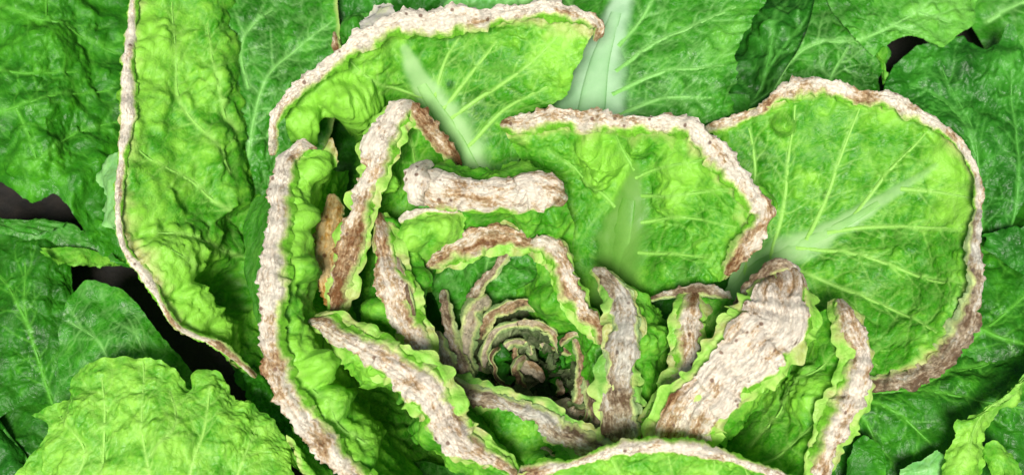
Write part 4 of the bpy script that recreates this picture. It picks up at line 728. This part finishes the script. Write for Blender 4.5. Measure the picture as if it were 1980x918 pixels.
blade('leaf', [[(440, 700, 3.2), (520, 820, 3.2), (680, 1000, 3.2)], [(490, 700, 5), (560, 800, 5), (680, 930, 5)], [(470, 720, 5.5), (500, 790, 5.6), (560, 850, 6), (620, 940, 6)]], DEEP, front, pucker=1.6, light=.6, rough=(0, 0, 0, 8), ruffle=.5)
blade('leaf', [[(560, 820, 6.2), (620, 900, 6.5), (700, 980, 6.5)], [(575, 850, 8.3), (600, 900, 8.3), (660, 980, 8)], [(555, 840, 8.5), (575, 890, 8.6), (610, 960, 8.6)]], BRIGHT, front, pucker=1.2, light=.6, burn=.4, burn_w=.3, rough=(2, 2, 0, 6), ruffle=.5)

# top fringe behind the top leaf
back = plant('cabbage_plant', 800, 0, 'dark crinkled cabbage at the top edge behind the broad pinkish white rim', 'cabbage')
blade('leaf', [[(620, -120, 7), (850, -120, 7), (1180, -120, 7)], [(640, -20, 8.5), (850, -30, 8.5), (1150, -20, 8.5)], [(640, 120, 6), (850, 100, 6), (1120, 100, 6)]], BLUE, back, pucker=1.4, wave=1.4, light=.45, veins=[[(760, 40), (740, -40)], [(900, 40), (930, -50)]])
blade('leaf', [[(650, 110, 8), (700, 100, 8), (760, 60, 8)], [(655, 60, 9.5), (700, 55, 9.5), (750, 30, 9.5)], [(660, 38, 9.8), (690, 28, 9.8), (735, 22, 9.8)]], OUTER, back, pucker=1.2, light=.4, lumps=[(685, 55, 28, .6)], rough=(4, 4, 0, 4))
blade('leaf', [[(820, 60, 8), (920, 60, 8), (1060, 50, 8)], [(860, 10, 10), (940, 5, 10), (1030, 0, 10)], [(870, -10, 10.5), (950, -20, 10.5), (1030, -30, 10.5)]], RIB, back, pucker=1.2, light=.35, rough=(4, 4, 0, 6), ruffle=.4)

# upper right
ur = plant('cabbage_plant', 1650, 60, 'dark cabbage at the top right with a pale lobed edge above a gap', 'cabbage')
blade('leaf', [[(1360, 280, 4.5), (1400, 120, 5), (1500, -80, 5)], [(1480, 250, 6), (1500, 100, 7), (1570, -80, 7)], [(1540, 230, 6.2), (1590, 100, 7.5), (1660, -80, 7.5)]], BLUE, ur, veins=[[(1430, 240), (1480, 140), (1560, 30)], [(1450, 200), (1520, 150), (1580, 120)], [(1480, 130), (1500, 60), (1520, -10)]], pucker=1.5, wave=1.8, light=.35, vein_hw=3, lumps=[(1490, 60, 50, .7)])
blade('leaf', [[(1430, 300, 4.8), (1600, 280, 5.5), (1720, 250, 5.2)], [(1500, 170, 7.4), (1610, 170, 7.4), (1700, 165, 7)], [(1560, 60, 8.2), (1640, 90, 8), (1712, 130, 7.6)], [(1590, -80, 8), (1700, -20, 8.6), (1715, 100, 8)], ], OUTER, ur, veins=[[(1440, 200), (1560, 90), (1640, 80), (1700, 80)], [(1600, 250), (1600, 170), (1640, 90)], [(1540, 200), (1500, 150), (1450, 160)]], pucker=1.2, wave=1.4, light=.32, vein_hw=3, rough=(0, 0, 0, 3))
blade('leaf', [[(1560, -90, 8.2), (1700, -90, 8.2), (1920, -90, 7)], [(1600, 0, 8.6), (1720, 0, 8.8), (1800, -10, 8.8), (1900, -30, 7.6)], [(1640, 60, 8.6), (1720, 55, 8.8), (1800, 45, 8.8), (1890, 0, 7.8)], [(1690, 110, 8), (1712, 92, 8.3), (1745, 72, 8.6), (1790, 76, 8.8), (1822, 92, 8.6), (1850, 70, 8.3), (1885, 40, 8), (1893, -10, 7.6)]], OUTER, ur, veins=[[(1640, 90), (1720, 50), (1790, 10), (1850, -40)], [(1730, 45), (1780, 60)], [(1780, 20), (1840, 40)]], pucker=1.2, light=.7, tints=[(1830, 30, 60, .4), (1650, 20, 60, -.3)], rough=(0, 0, 0, 3), vein_hw=3.5)
blade('leaf', [[(1690, 105, 8), (1700, 130, 7.4), (1706, 165, 6.8)], [(1698, 103, 8.3), (1712, 125, 7.8), (1712, 160, 7)], [(1712, 92, 8.5), (1722, 100, 8), (1712, 150, 7.2)]], BRIGHT, ur, pucker=.4, light=.75, branch=False)

# right
rt = plant('cabbage_plant', 1900, 300, 'glossy dark green cabbage at the right edge with a pointed leaf tip', 'cabbage')
blade('leaf', [[(1650, 330, 5), (1760, 480, 5), (1860, 560, 4)], [(1700, 210, 7), (1830, 330, 6.8), (1930, 480, 5.6)], [(1712, 160, 7.3), (1860, 220, 7.6), (2000, 350, 7)], [(1730, 125, 7.5), (1775, 92, 7.6), (1850, 74, 7.9), (1915, 92, 8.2), (1955, 45, 8.6), (1985, 100, 8.4), (2060, 220, 7.5)]],
    BLUE, rt, veins=[[(1900, 500), (1900, 380), (1880, 250), (1820, 130)], [(1960, 480), (1970, 300), (1950, 100)], [(1900, 400), (1830, 300), (1760, 230)], [(1890, 300), (1840, 200), (1760, 160)]], pucker=1.3, wave=1.6, light=.5, vein_hw=3.5, rough=(0, 0, 0, 3), tints=[(1955, 130, 60, .35), (1790, 130, 60, .1)], lumps=[(1940, 130, 45, .5), (1830, 300, 50, .5)])
blade('leaf', [[(1780, 420, 4), (1860, 380, 4), (1960, 350, 4)], [(1820, 520, 5.3), (1920, 480, 5.8), (2060, 440, 6)], [(1840, 620, 5.4), (1930, 600, 6), (2060, 560, 6.2)], [(1800, 740, 5), (1900, 730, 5.4), (2060, 700, 5.4)]], DEEP, rt, veins=[[(1820, 700), (1900, 640), (1960, 590), (2030, 530)], [(1900, 640), (1960, 660), (2020, 670)], [(1900, 470), (1950, 500), (2020, 480)]], pucker=1, wave=1.6, light=.42, vein_hw=4)
blade('leaf', [[(1900, 480, 6.5), (1960, 520, 6.8), (2040, 560, 6.8)], [(1905, 460, 7), (1960, 480, 7.3), (2040, 500, 7.3)], [(1900, 455, 7), (1950, 440, 7.3), (2040, 440, 7.3)]], BLUE, rt, pucker=1.2, light=.55, rough=(3, 0, 0, 5))
blade('leaf', [[(1600, 700, 5.2), (1800, 680, 5.2), (2060, 660, 5)], [(1620, 770, 6.6), (1820, 760, 6.8), (2060, 740, 6.4)], [(1600, 860, 6), (1800, 870, 6.2), (2060, 860, 6)], [(1600, 1000, 4.5), (1800, 1000, 4.5), (2060, 1000, 4.5)]], DEEP, rt, veins=[[(1640, 760), (1740, 752), (1850, 760), (1980, 790)], [(1660, 765), (1740, 800), (1800, 860)], [(1760, 752), (1850, 710), (1930, 690)], [(1650, 780), (1690, 840), (1700, 900)]], pucker=1.1, wave=1.6, light=.45, vein_hw=4)

lr = plant('cabbage_plant', 1900, 850, 'young pale green crinkled cabbage shoot in the lower right corner', 'cabbage')
blade('leaf', [[(2060, 690, 7.5), (1985, 770, 8.3), (1930, 800, 8.6), (1905, 870, 8.4), (1900, 960, 8)], [(2040, 680, 9), (1960, 760, 9.5), (1895, 812, 9.7), (1870, 880, 9.5), (1860, 970, 9)], [(2020, 690, 9), (1965, 735, 9.2), (1930, 770, 9.4), (1880, 800, 9.4), (1845, 812, 9.6), (1850, 850, 9.2), (1822, 880, 9), (1815, 970, 8.5)]], BRIGHT, lr, veins=[[(2040, 680), (1960, 755), (1895, 815), (1865, 900)]], pucker=1.4, light=.7, rough=(0, 0, 0, 7), ruffle=.4, ruf_n=5, tints=[(1880, 860, 50, .4)])
blade('leaf', [[(1900, 870, 8), (1930, 950, 8)], [(1925, 850, 8.8), (1955, 950, 8.8)], [(1950, 870, 8.3), (1970, 890, 8.4), (1990, 960, 8)]], BRIGHT, lr, pucker=1.3, light=.7, rough=(4, 4, 0, 6), branch=False)
blade('leaf', [[(1620, 960, 6.5), (1660, 960, 6.5), (1720, 960, 6.5)], [(1640, 900, 8), (1670, 890, 8), (1710, 900, 8)], [(1650, 855, 8.3), (1675, 842, 8.4), (1700, 862, 8.2), (1712, 900, 8)]], DEEP, lr, pucker=1.4, light=.5, rough=(4, 4, 0, 5), branch=False)
blade('leaf', [[(1740, 1000, 6), (1800, 1000, 6), (1850, 1000, 6)], [(1740, 930, 7.8), (1790, 920, 7.8), (1840, 900, 7.8)], [(1740, 905, 8), (1770, 895, 8), (1810, 870, 8)]], RIB, lr, pucker=1, light=.4, rough=(4, 4, 0, 6), branch=False)
for o_, cx, cy, an, z, mt in ((left, -220, 120, 200, 7, DEEP), (left, -120, -260, 250, 6, BLUE), (mid, -240, 640, 170, 6, DEEP), (front, 150, 1130, 110, 7, BRIGHT), (front, -120, 1060, 150, 6, DEEP), (head, 760, 1120, 95, 9, OUTER), (head, 1500, 1160, 80, 9, OUTER),
        (rt, 1850, 1120, 60, 6, DEEP), (rt, 2160, 500, 5, 6.5, BLUE), (rt, 2170, 850, 20, 6, DEEP), (ur, 2080, -60, -30, 6.5, OUTER), (ur, 1600, -260, -80, 7, BLUE), (back, 900, -300, -95, 7, DEEP), (back, 350, -280, -110, 7, OUTER), (back, 1250, -280, -80, 7, BLUE)):
    d = np.array([math.cos(R(an)), math.sin(R(an))]); n_ = np.array([-d[1], d[0]]); rows = []
    for t in (-1, -.5, 0, .5, 1):
        rows.append([(cx + d[0] * q * 230 + n_[0] * t * 210 * w_, cy + d[1] * q * 230 + n_[1] * t * 210 * w_, z + q * .6 - 2.2 * t * t - 1.6 * q * q) for q, w_ in ((-1, .75), (-.4, .95), (.2, 1), (.7, .85), (1.0, .35))])
    blade('leaf', rows, mt, o_, veins=[[(cx - d[0] * 200, cy - d[1] * 200), (cx + d[0] * 220, cy + d[1] * 220)]], pucker=1.2, wave=1.6, light=.45, rough=(0, 4, 4, 4), res=6, vein_hw=6)
print('built in', round(time.time() - T0, 1), 's; tris', sum(len(o.data.polygons) * 2 for o in bpy.data.objects if o.type == 'MESH'))
